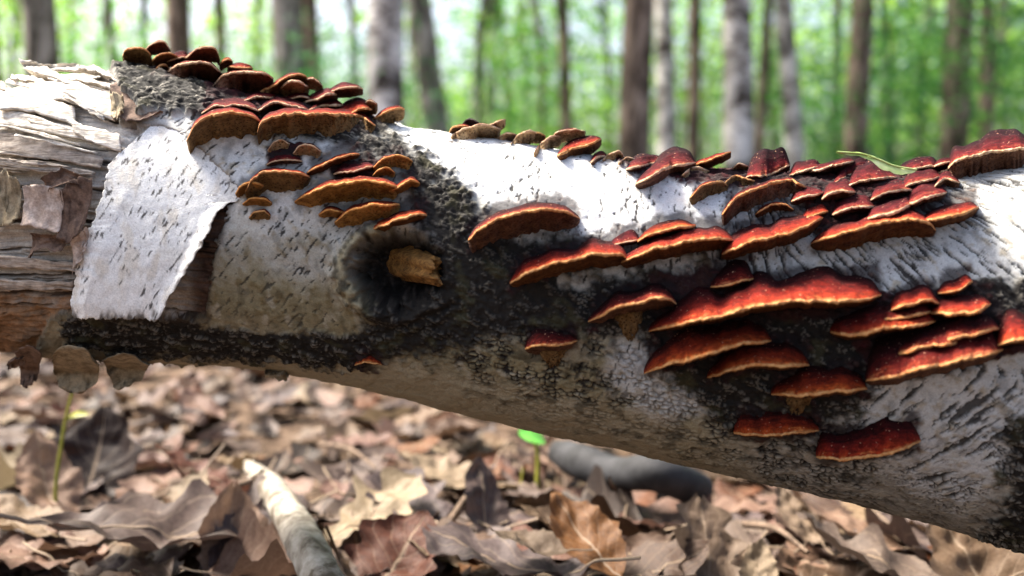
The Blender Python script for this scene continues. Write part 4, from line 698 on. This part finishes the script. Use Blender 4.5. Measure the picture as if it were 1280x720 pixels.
ZONES = [(lambda x, y: x < 150, 'by the thin green stem'), (lambda x, y: x < 330, 'beyond the largest oak leaf'), (lambda x, y: x < 480, 'around the birch stick'), (lambda x, y: x < 640, 'in the open litter before the small sprout'),
         (lambda x, y: x < 780, 'around the small green sprout'), (lambda x, y: x < 920, 'around the smooth grey branch'), (lambda x, y: x < 1080, 'under the middle of the low log end'), (lambda x, y: True, 'under the lowest part of the log')]
def zone(x, y): return next(t for f, t in ZONES if f(x, y))
nplaced = 0; SEEN = set()
while nplaced < 275:
    qx = lr.uniform(-40, 1320); qy = 455 + 290 * lr.random()**0.8
    yb = np.interp(qx, _s, _yb)
    if qy < yb + 4 or (640 < qx < 880 and 588 < qy < 640) or (50 < qx < 125 and 635 < qy < 700) or (330 < qx < 420 and 620 < qy < 735): continue
    P = ground_at(np.float64(qx), np.float64(qy), 0.022); kd = lr.choice(['oak', 'maple', 'beech'], p=[0.42, 0.13, 0.45]); cl = cols[lr.choice(8, p=wts)]; sz = lr.uniform(0.06, 0.12) * (1.2 if qy > 600 else 0.85); s = int(lr.integers(6))
    tl = 0.5 * lr.random()**1.8; near = 'curled' if s % 2 else 'flat-lying'; far = 'far ' if qy < 520 else ('half-distant ' if qy < 600 else 'close ')
    lab = f'{far}{near} {cl} {KN[kd]} leaf {zone(qx, qy)}'
    for alt in ('', 'small ' if sz < 0.085 else 'large ', 'tilted ' if tl > 0.4 else 'level ', 'half-buried ', 'ragged '):
        if alt + lab not in SEEN: break
    lab = alt + lab; SEEN.add(lab)
    put_leaf(P[0], P[1], sz, kd, s, cl, (tl * math.cos(lr.uniform(0, 6.3)), tl * math.sin(lr.uniform(0, 6.3)), lr.uniform(0, 6.3)), lab, lift=lr.uniform(0.010, 0.034), ribs=qy > 560)
    nplaced += 1
# the rest of the litter, past counting
def litter(name, n, xr, yr, size, nu, nv, lab, pw, zr, exclude=None):
    x = lr.uniform(*xr, n); y = yr[0] + (yr[1] - yr[0]) * lr.random(n)**pw; protos = [leaf_geo(kd, nu, nv, (lr.uniform(-0.5, 0.9), lr.uniform(-0.4, 0.8)), lr.uniform(-0.1, 0.3), 0.1, 70 + i)[0].reshape(-1, 3) for i, kd in enumerate(['oak', 'beech', 'maple', 'oak', 'beech', 'oak'])]
    uv1 = leaf_geo('oak', nu, nv, (0, 0), 0, 0, 1)[1].reshape(-1, 2); m = nu * nv; which = lr.integers(0, 6, n); PR = np.array(protos)[which]
    tl = lr.uniform(0, 0.5, n); az = lr.uniform(0, 6.3, n); rz = lr.uniform(0, 6.3, n); sz = lr.uniform(*size, n) * (1 + 0.05 * y)
    c, s = np.cos(rz)[:, None], np.sin(rz)[:, None]; X = PR[..., 0] * c - PR[..., 1] * s; Y = PR[..., 0] * s + PR[..., 1] * c; Z = PR[..., 2] + (X * np.cos(az)[:, None] + Y * np.sin(az)[:, None]) * np.tan(tl)[:, None]
    V = np.stack([X * sz[:, None] + x[:, None], Y * sz[:, None] + y[:, None], np.maximum(Z * sz[:, None], -0.03) + (ground_z(x, y) + lr.uniform(*zr, n))[:, None]], -1)
    F = (grid_faces(nu, nv)[None] + (np.arange(n) * m)[:, None, None]).reshape(-1, 4)
    pal = np.array([(np.array(a_) + np.array(b_)) / 2 for a_, b_ in LC.values()])[lr.choice(8, n, p=wts)] * lr.uniform(0.7, 1.3, (n, 1))
    o = obj(name, mesh(name, V.reshape(-1, 3), F, uv=np.tile(uv1, (n, 1)), vcol=np.repeat(pal, m, 0)), M['leaf_mix']); tag(o, lab, None, kind='stuff')
litter('leaf_litter', 5200, (-2.6, 2.6), (0.15, 4.2), (0.05, 0.11), 8, 5, 'deep bed of brown fallen leaves covering the ground', 1.1, (-0.012, 0.012))
litter('leaf_litter', 3600, (-9, 9), (4.0, 16), (0.10, 0.16), 5, 3, 'distant brown leaf litter between the tree trunks', 1.2, (0.0, 0.04))

# ------------------------------------------------------------------ sticks and sprouts
def tube(pts, rad, ns=14, n=40, seed=0, rough=0.06):
    A = spline(pts, n); r = np.interp(np.linspace(0, 1, n), np.linspace(0, 1, len(rad)), rad); T = np.gradient(A, axis=0); T /= np.linalg.norm(T, axis=1, keepdims=True)
    ref = np.array([0, 0, 1.0]) if abs(T[:, 2]).mean() < 0.8 else np.array([1.0, 0, 0]); X = np.cross(T, ref); X /= np.linalg.norm(X, axis=1, keepdims=True); Y = np.cross(X, T)
    q = np.linspace(0, 2 * np.pi, ns, endpoint=False); L = np.linalg.norm(np.diff(A, axis=0), axis=1).sum()
    rr = r[:, None] * (1 + rough * fbm(np.cos(q)[None] * 1.5 + seed, np.sin(q)[None] * 1.5 + np.linspace(0, 1, n)[:, None] * L / max(r.mean(), 1e-4) * 0.35, 3))
    V = (A[:, None] + X[:, None] * (rr * np.cos(q))[..., None] + Y[:, None] * (rr * np.sin(q))[..., None]).reshape(-1, 3)
    F = grid_faces(n, ns, True); V = np.vstack([V, A[:1], A[-1:]]); c0 = [[j, (j + 1) % ns, n * ns, n * ns] for j in range(ns)]; c1 = [[(n - 1) * ns + j, n * ns + 1, n * ns + 1, (n - 1) * ns + (j + 1) % ns] for j in range(ns)]
    return V, F, A
def tube_mesh(name, base, *a, **k_):
    V, F, A = tube(*a, **k_); return mesh(name, V - base, F)
k = NT('birch_stick', 0.75, 0.3); p = k.coord(); n = k.noise(p, 45, 5, 0.65); n2 = k.noise(k.scale(p, (40, 40, 160)), 1.0, 4, 0.6); k.color(k.mix(k.ramp(n, [(0.36, (0.08, 0.06, 0.04)), (0.5, (0.24, 0.21, 0.17)), (0.63, (0.36, 0.33, 0.285))]), (0.05, 0.04, 0.03), k.ramp(n2, [(0.64, (0,) * 3), (0.7, (0.8,) * 3)]))); k.bump(n, 0.5, 0.002); M['stick'] = k.m
k = NT('grey_branch', 0.75, 0.25); p = k.coord(); n = k.noise(p, 30, 5, 0.6); k.color(k.ramp(n, [(0.3, (0.009, 0.009, 0.01)), (0.65, (0.04, 0.04, 0.044))])); k.bump(n, 0.5, 0.003); M['grey_branch'] = k.m
k = NT('twig_bark', 0.85, 0.2); n = k.noise(k.coord(), 90, 4); k.color(k.ramp(n, [(0.3, (0.05, 0.034, 0.024)), (0.7, (0.2, 0.14, 0.1))])); M['twig'] = k.m
k = NT('sprout_green', 0.5, 0.3); n = k.noise(k.coord(), 80, 3); k.color(k.ramp(n, [(0.3, (0.16, 0.17, 0.02)), (0.7, (0.34, 0.33, 0.05))])); M['sprout'] = k.m
k = NT('sprout_leaf', 0.45, 0.4); n = k.noise(k.coord(), 60, 3); k.color(k.ramp(n, [(0.3, (0.06, 0.25, 0.03)), (0.7, (0.13, 0.4, 0.06))])); M['sprout_leaf'] = k.m
def gp(x, y, z): return ground_at(np.float64(x), np.float64(y), z)
sp_ = [gp(322, 594, 0.055), gp(345, 618, 0.072), gp(372, 664, 0.078), gp(402, 722, 0.078), gp(420, 770, 0.07)]; b0 = np.array([sp_[2][0], sp_[2][1], 0.0])
stick = thing('birch_stick', 'broken pale birch stick lying in the leaves under the log', 'stick', tuple(b0)); o = obj('bark', tube_mesh('bark', b0, sp_, [0.012, 0.0145, 0.0155, 0.0155, 0.0155], 20, 60, 3, 0.16), M['stick']); o.parent = stick
bk = [gp(328, 602, 0.066), gp(318, 590, 0.062), gp(308, 578, 0.05)]; o = obj('broken_end', tube_mesh('broken_end', b0, bk, [0.012, 0.009, 0.003], 12, 20, 8, 0.3), M['stick']); o.parent = stick
sb = [gp(324, 598, 0.075), gp(295, 608, 0.08), gp(272, 624, 0.07)]; o = obj('side_twig', tube_mesh('side_twig', b0, sb, [0.004, 0.003, 0.0015], 8, 20, 2), M['twig']); o.parent = stick
gb_ = [gp(700, 566, 0.04), gp(728, 578, 0.06), gp(770, 592, 0.06), (gp(815, 591, 0.075)), gp(850, 602, 0.06), gp(872, 612, 0.04)]; b0 = np.array([gb_[2][0], gb_[2][1], 0.0])
gb = thing('grey_branch', 'smooth dark grey branch lying half behind the log', 'branch', tuple(b0)); o = obj('bark', tube_mesh('bark', b0, gb_, [0.017, 0.021, 0.022, 0.019, 0.021, 0.02], 18, 60, 6, 0.05), M['grey_branch']); o.parent = gb
o = obj('twig', tube_mesh('twig', b0, [gp(770, 612, 0.04), gp(764, 604, 0.07), gp(762, 596, 0.09)], [0.003, 0.002, 0.001], 8, 14, 2), M['twig']); o.parent = gb
def leaflet(mid, hw_, side, mt, nm, base, parent):
    m = spline(mid, 16); u = np.linspace(0, 1, 16); v = np.linspace(-1, 1, 7); s = np.asarray(side, float); V = m[:, None] + (hw_ * np.sin(np.pi * u**0.8)**0.8)[:, None, None] * (s * v[None, :, None] + np.array([0, 0, 0.3]) * np.abs(v)[None, :, None])
    o = obj(nm, mesh(nm, V.reshape(-1, 3) - base, grid_faces(16, 7)), M[mt]); o.parent = parent
yd = gp(90, 668, 0)[1]; sp1 = [at_depth(np.float64(x), np.float64(y), yd) for x, y in ((92, 668), (72, 634), (70, 605), (76, 560), (84, 515), (94, 478))]; b0 = np.array(sp1[0]); b0[2] = 0
s1 = thing('green_sprout', 'thin curved yellow-green stem rising from the leaves below the stripped wood', 'sprout', tuple(b0)); o = obj('stem', tube_mesh('stem', b0, sp1, [0.0024, 0.0022, 0.002, 0.0015], 8, 40, 1, 0.03), M['sprout']); o.parent = s1
leaflet([at_depth(np.float64(x), np.float64(y), yd) for x, y in ((83, 524), (96, 519), (112, 518))], 0.0045, (0, 0.7, 0.7), 'sprout', 'leaflet', b0, s1)
yd = gp(668, 634, 0)[1]; sp2 = [at_depth(np.float64(x), np.float64(y), yd) for x, y in ((670, 640), (672, 600), (672, 568), (667, 548))]; b0 = np.array(sp2[0]); b0[2] = 0
s2 = thing('seedling', 'tiny seedling with a bright green leaf close under the log', 'seedling', tuple(b0)); o = obj('stem', tube_mesh('stem', b0, sp2, [0.0035, 0.003, 0.002], 8, 30, 1, 0.03), M['sprout']); o.parent = s2
leaflet([at_depth(np.float64(x), np.float64(y), yd) for x, y in ((648, 541), (664, 545), (682, 554))], 0.015, (0, 0.8, 0.6), 'sprout_leaf', 'leaf', b0, s2)
o = obj('side_shoot', tube_mesh('side_shoot', b0, [at_depth(np.float64(x), np.float64(y), yd) for x, y in ((662, 636), (652, 610), (654, 584))], [0.003, 0.002, 0.001], 8, 16, 1), M['sprout']); o.parent = s2
TW = [((400, 555), (470, 585), 0.004, 'thin dark twig crossing the leaves in the open litter'), ((520, 470), (600, 500), 0.006, 'far brown twig lying close under the log'), ((930, 655), (1010, 690), 0.004, 'thin twig under the low end of the log'), ((140, 575), (215, 560), 0.005, 'dark twig behind the largest oak leaf'), ((560, 655), (590, 612), 0.004, 'short twig leaning toward the small seedling')]
for i, (p0, p1, r_, lab) in enumerate(TW):
    A = gp(*p0, 0.045); B = gp(*p1, 0.05); mid = (A + B) / 2 + np.array([0.004, 0.006, 0.006]); b0 = np.array([mid[0], mid[1], 0.0]); o = obj('twig', tube_mesh('twig', b0, [A, mid, B], [r_, r_ * 0.8, r_ * 0.4], 8, 24, i * 3, 0.12), M['twig']); o.location = tuple(b0); tag(o, lab, 'twig', 'twigs in the litter')

# ------------------------------------------------------------------ trees
def m_trunk(name, a, b, c, scale=(9, 9, 3)):
    k = NT(name, 0.9, 0.2); p = k.coord(); n = k.noise(k.scale(p, scale), 1.0, 6, 0.65, 0.4); n2 = k.noise(p, 2.2, 4, 0.6)
    cc = k.ramp(n, [(0.42, a), (0.5, b), (0.57, c)]); k.color(k.mix(cc, k.ramp(n2, [(0.4, (0.35,) * 3), (0.56, (1.15,) * 3)]), 1.0, 'MULTIPLY')); k.bump(n, 0.9, 0.02); return k.m
M['t_birch'] = m_trunk('birch_trunk', (0.07, 0.055, 0.045), (0.46, 0.42, 0.38), (0.78, 0.74, 0.7), (4, 4, 6)); M['t_brown'] = m_trunk('brown_trunk', (0.04, 0.028, 0.02), (0.13, 0.095, 0.07), (0.26, 0.2, 0.155)); M['t_grey'] = m_trunk('grey_trunk', (0.07, 0.065, 0.05), (0.18, 0.165, 0.13), (0.34, 0.31, 0.27))
def m_fol(name, a, b, t=0.5):
    k = NT(name, 0.5, 0.3); g = k.n('ShaderNodeNewGeometry').outputs['Random Per Island']; c = k.ramp(g, [(0.0, a), (1.0, b)]); k.color(c)
    tr = k.n('ShaderNodeBsdfTranslucent'); k.l(k.mix(c, (1.5, 1.6, 1.0), 1.0, 'MULTIPLY'), tr.inputs[0]); ms = k.n('ShaderNodeMixShader'); ms.inputs[0].default_value = t; k.l(k.b.outputs[0], ms.inputs[1]); k.l(tr.outputs[0], ms.inputs[2]); k.l(ms.outputs[0], k.out.inputs[0]); return k.m
M['fol'] = m_fol('green_foliage', (0.03, 0.12, 0.032), (0.12, 0.28, 0.08), 0.55); M['fol_y'] = m_fol('yellow_green_foliage', (0.08, 0.19, 0.035), (0.25, 0.38, 0.1), 0.58); M['fol_t'] = m_fol('blue_green_foliage', (0.03, 0.13, 0.055), (0.1, 0.25, 0.11), 0.5)
tr_ = np.random.default_rng(33)
def leaves(centres, spread, n, size, r):
    c = centres[r.integers(0, len(centres), n)] + r.normal(0, 1, (n, 3)) * np.asarray(spread); d = r.normal(0, 1, (n, 3)); d[:, 2] *= 0.6; d /= np.linalg.norm(d, axis=1, keepdims=True)
    e = np.cross(d, r.normal(0, 1, (n, 3)) + np.array([0, 0, 1.2])); e /= np.linalg.norm(e, axis=1, keepdims=True); s = r.uniform(*size, n)[:, None]
    V = np.stack([c - d * s * 0.5, c + e * s * 0.3, c + d * s * 0.55, c - e * s * 0.3], 1).reshape(-1, 3); return V, np.arange(4 * n).reshape(-1, 4)
def crown_mesh(seed, h0, h1, rad, n, size, ncl=46):
    r = np.random.default_rng(seed); q = r.uniform(0, 6.3, ncl); z = r.uniform(0, 1, ncl); rr = rad * np.sqrt(r.uniform(0.05, 1, ncl)) * np.sin(np.pi * (0.12 + 0.8 * z))**0.6
    cen = np.stack([rr * np.cos(q), rr * np.sin(q), h0 + (h1 - h0) * z], 1); V, F = leaves(cen, (0.34, 0.34, 0.26), n, size, r); return mesh('crown', V, F, smooth=False), cen
CROWNS = [crown_mesh(100 + i, 4.8, 11, 2.2, 1500, (0.09, 0.17)) for i in range(3)]; SAPC = [crown_mesh(200 + i, 0.5, 2.7, 1.25, 1900, (0.05, 0.10), 22) for i in range(3)]
def tree(px_, wpx, dist, lean, mt, lab, fol='fol', h=11.5, ci=0, grp='trees standing in the woodland'):
    x = (px_ - 640) / FPX * dist; r0 = abs(wpx / FPX * dist / 2); gz = float(ground_z(np.array([x]), np.array([dist]))[0]); T = thing('birch_tree' if mt == 't_birch' else 'forest_tree', lab, 'tree', (x, dist, gz), grp)
    lx = lean; pts = [(0, 0, -0.1), (lx * 1.2, 0, 1.2), (lx * 2.6 + tr_.uniform(-0.06, 0.06), tr_.uniform(-0.1, 0.1), 2.8), (lx * 5 + tr_.uniform(-0.2, 0.2), tr_.uniform(-0.3, 0.3), 5.5), (lx * 8, 0, h)]
    obj('trunk', tube_mesh('trunk', np.zeros(3), [np.array(p_) for p_ in pts], [r0 * 0.98, r0 * 0.86, r0 * 0.82, r0 * 0.66, r0 * 0.15], 16, 44, tr_.uniform(0, 50), 0.10), M[mt]).parent = T
    cm, cen = CROWNS[ci % 3]; me = cm
    for j in range(5):
        e = cen[int(tr_.integers(len(cen)))]; z0 = max(3.6, e[2] - 1.2); b_ = np.array([lx * z0 * 0.75, 0, z0]); obj('branch', tube_mesh('branch', np.zeros(3), [b_, (b_ + e) / 2 + np.array([0, 0, 0.2]), e], [r0 * 0.35, r0 * 0.22, 0.01], 8, 12, j, 0.05), M[mt]).parent = T
    c = bpy.data.objects.new('crown', me); col.objects.link(c); c.parent = T; c.rotation_euler = (0, 0, tr_.uniform(0, 6.3)); c['kind'] = 'stuff'
    if not me.materials: me.materials.append(M[fol])
    c.material_slots[0].link = 'OBJECT'; c.material_slots[0].material = M[fol]; return T
TREES = [ # column, width, distance, lean per metre, bark, label
 (-2, 26, 7.0, 0.0, 't_brown', 'dark trunk cut by the picture edge beyond the stripped wood'),
 (70, 44, 6.5, -0.03, 't_grey', 'thick grey trunk with a pale streak rising behind the stripped wood'),
 (168, 13, 11.0, -0.06, 't_grey', 'slim grey trunk behind the end of the ridge fungi, outer of two'),
 (189, 11, 13.0, 0.02, 't_brown', 'very slim trunk beside a slim grey one behind the ridge fungi'),
 (234, 33, 8.0, -0.01, 't_brown', 'brown trunk straight behind the highest dark arched fungus'),
 (289, 15, 11.5, -0.05, 't_brown', 'slim leaning trunk between two brown trunks behind the ridge cluster'),
 (373, 44, 7.0, -0.02, 't_grey', 'broad olive-grey trunk behind the ridge cluster, with a slim companion'),
 (411, 22, 8.5, -0.07, 't_brown', 'slim brown trunk leaning against the broad olive-grey one'),
 (489, 50, 6.0, -0.02, 't_birch', 'wide birch trunk patched dark and white behind the ridge cluster end'),
 (562, 34, 7.5, -0.10, 't_grey', 'leaning grey trunk behind the start of the crest row'),
 (617, 12, 14.0, 0.0, 't_grey', 'thin distant trunk over the first crest fungi'),
 (678, 12, 13.0, -0.03, 't_grey', 'thin distant trunk behind the tan crest shelves'),
 (722, 15, 10.0, -0.10, 't_brown', 'thin dark leaning trunk next to the dark brown trunk'),
 (790, 42, 6.5, 0.01, 't_brown', 'thick dark brown trunk behind the pale spindle fungi'),
 (838, 26, 9.0, -0.05, 't_birch', 'white birch trunk beside the thick dark brown one'),
 (866, 18, 10.0, -0.01, 't_brown', 'dark slim trunk between two white birches'),
 (920, 40, 7.0, 0.0, 't_birch', 'wide pinkish-white birch behind the jutting red blade'),
 (944, 13, 8.5, 0.02, 't_brown', 'thin brown trunk touching the wide pinkish-white birch'),
 (970, 10, 13.0, -0.05, 't_grey', 'thin trunk between the wide birch and a curved birch'),
 (998, 25, 8.5, -0.07, 't_birch', 'slender curved white birch behind the plum-coloured fan'),
 (1066, 30, 8.0, 0.0, 't_brown', 'brown trunk rising behind the green leaf'),
 (1107, 12, 12.0, -0.02, 't_grey', 'thin grey trunk after the brown one behind the green leaf'),
 (1187, 36, 7.0, 0.0, 't_brown', 'dark shaded trunk behind the big shelf at the picture edge'),
 (1226, 18, 9.5, 0.0, 't_brown', 'slim dark trunk behind the big shelf, beside the shaded one'),
 (1310, 40, 8.0, 0.0, 't_grey', 'grey trunk just past the picture edge beyond the big shelf'),
 (130, 9, 17.0, 0.01, 't_grey', 'faint far trunk above the splintered wood'),
 (330, 10, 18.0, -0.02, 't_grey', 'faint far trunk above the eyebrow-shaped fungus'),
 (655, 9, 19.0, 0.0, 't_birch', 'faint far pale trunk over the crest row'),
 (755, 9, 18.0, 0.02, 't_grey', 'faint far trunk beside the thick dark brown one'),
 (28, 10, 15.0, 0.03, 't_grey', 'thin far trunk beside the dark one at the picture edge'),
 (108, 8, 20.0, -0.02, 't_brown', 'very faint trunk just after the thick grey trunk'),
 (440, 10, 16.0, 0.03, 't_grey', 'thin far trunk before the wide patched birch'),
 (525, 9, 19.0, -0.03, 't_birch', 'faint pale trunk between the wide patched birch and the leaning one'),
 (592, 14, 12.5, 0.05, 't_grey', 'thin trunk leaning away beside the leaning grey one'),
 (640, 10, 16.0, -0.04, 't_brown', 'thin dark trunk over the middle of the crest row'),
 (700, 9, 17.0, 0.03, 't_birch', 'faint pale trunk before the thin dark leaning one'),
 (1035, 11, 14.0, 0.03, 't_grey', 'thin trunk between the curved birch and the brown trunk'),
 (1255, 10, 14.0, -0.03, 't_grey', 'thin trunk above the big shelf near the picture edge'),
 (1145, 10, 16.0, 0.0, 't_grey', 'faint far trunk in the green wood right after the green leaf'),
]
SHADE = [(-3.0, -0.2, 'unseen tree added beside the viewer to shade the log')]  # out-of-view tree, added so its crown holds sun off the log
FOLS = ['fol_y', 'fol', 'fol_t']
for i, (x_, w_, d_, ln, mt, lab) in enumerate(TREES): tree(x_, w_, d_, ln, mt, lab, FOLS[(i * 5 + i // 3) % 3] if x_ < 1000 else ['fol', 'fol_t'][i % 2], ci=i)
for i, (x_, d_, lab) in enumerate(SHADE): tree(640 + x_ / d_ * FPX, abs(0.22 / d_ * FPX), d_, 0.0, 't_grey', lab, 'fol', ci=i)
def sapling(px_, dist, sc, fol, i, lab):
    x = (px_ - 640) / FPX * dist; gz = float(ground_z(np.array([x]), np.array([dist]))[0]); T = thing('sapling', lab, 'sapling', (x, dist, gz), 'saplings and bushes in the understorey'); T.scale = (sc,) * 3; T.rotation_euler = (0, 0, i * 1.3)
    obj('stem', tube_mesh('stem', np.zeros(3), [np.array(p_) for p_ in ((0, 0, -0.1), (0.04, 0, 1.0), (0.0, 0.05, 3.0))], [0.022, 0.015, 0.004], 8, 16, i), M['t_brown']).parent = T; cm, cen = SAPC[i % 3]
    for j in range(6): e = cen[(j * 5 + i) % len(cen)]; obj('branch', tube_mesh('branch', np.zeros(3), [np.array([0.02, 0, max(0.4, e[2] - 0.5)]), (e + np.array([0.02, 0, e[2] - 0.2])) / 2, e], [0.008, 0.006, 0.002], 6, 10, j), M['t_brown']).parent = T
    c = bpy.data.objects.new('crown', cm); col.objects.link(c); c.parent = T; c['kind'] = 'stuff'
    if not cm.materials: cm.materials.append(M[fol])
    c.material_slots[0].link = 'OBJECT'; c.material_slots[0].material = M[fol]
SAPS = [(440, 9.5, 0.55, 'fol_t', 'low blue-green bush at the foot of the wide patched birch'), (560, 12, 0.6, 'fol_t', 'low blue-green bush behind the leaning grey trunk'), (320, 13, 1.1, 'fol', 'green sapling between trunks behind the eyebrow-shaped fungus'), (20, 11, 1.2, 'fol_y', 'yellow-green sapling above the splintered wood'),
        (130, 12, 1.0, 'fol_y', 'yellow-green sapling behind the splintered wood, beside the thick grey trunk'), (640, 15, 1.2, 'fol_y', 'bright sapling behind the first crest fungi'), (700, 12, 1.3, 'fol', 'green sapling behind the thin dark leaning trunk'), (760, 16, 1.4, 'fol_t', 'blue-green sapling beside the thick dark brown trunk'),
        (880, 13, 1.3, 'fol', 'green sapling between the white birches'), (1030, 13, 1.4, 'fol_y', 'yellow-green sapling beside the curved birch'), (1110, 9, 1.1, 'fol', 'green sapling behind the end of the green leaf'), (1150, 7.5, 0.95, 'fol_t', 'dense blue-green sapling before the dark shaded trunk'),
        (180, 8.5, 0.9, 'fol', 'green sapling behind the olive-brown end lobe'), (265, 7.5, 0.75, 'fol_t', 'blue-green bush between brown trunks above the ridge cluster'), (345, 8, 0.9, 'fol_y', 'yellow-green sapling beside the broad olive-grey trunk'), (450, 6.5, 0.62, 'fol_t', 'blue-green bush before the wide patched birch'),
        (610, 9, 0.95, 'fol', 'green sapling behind the first crest fungi'), (680, 8, 0.85, 'fol_y', 'light green sapling above the tan crest shelves'), (850, 8, 0.85, 'fol_y', 'light green sapling before the white birch'), (960, 7.5, 0.85, 'fol', 'green sapling just beyond the plum-coloured fan'), (1045, 7, 0.8, 'fol_t', 'blue-green sapling rising over the pale leaf tip'), (1190, 6.0, 0.85, 'fol', 'green sapling covering the foot of the dark shaded trunk'),
        (1235, 6.5, 0.85, 'fol', 'dense green sapling above the big shelf at the picture edge'), (1290, 8, 1.1, 'fol_y', 'yellow-green sapling at the picture edge above the big shelf'), (400, 16, 1.3, 'fol', 'distant sapling behind the slim brown leaning trunk'), (520, 15, 1.3, 'fol_y', 'distant bright sapling behind the wide patched birch')]
for i, (x_, d_, sc, fl_, lab) in enumerate(SAPS): sapling(x_, d_ if x_ in (450, 1235) else max(d_ * 1.25, 11.5), sc * (1.0 if x_ in (450, 1235) else 1.15), fl_, i, lab)
# the far wood, one mass of leaves
fr = np.random.default_rng(55); nc = 430; ang_ = fr.uniform(-0.95, 0.95, nc); dd = fr.uniform(17, 42, nc); cen = np.stack([dd * np.sin(ang_), dd * np.cos(ang_), 0.3 + (0.3 * dd + 0.5) * fr.random(nc)], 1)
keep = fr.random(nc) < np.interp(ang_, [-0.6, -0.1, 0.1, 0.35, 0.6], [0.5, 0.4, 0.5, 0.9, 1.0]); cen = cen[keep]
V, F = leaves(cen, (1.15, 1.15, 0.65), 30000, (0.2, 0.38), fr); o = obj('far_woodland_foliage', mesh('far_woodland_foliage', V, F, smooth=False), M['fol_y']); tag(o, 'bright blurred mass of green leaves filling the far woodland', None, kind='stuff')
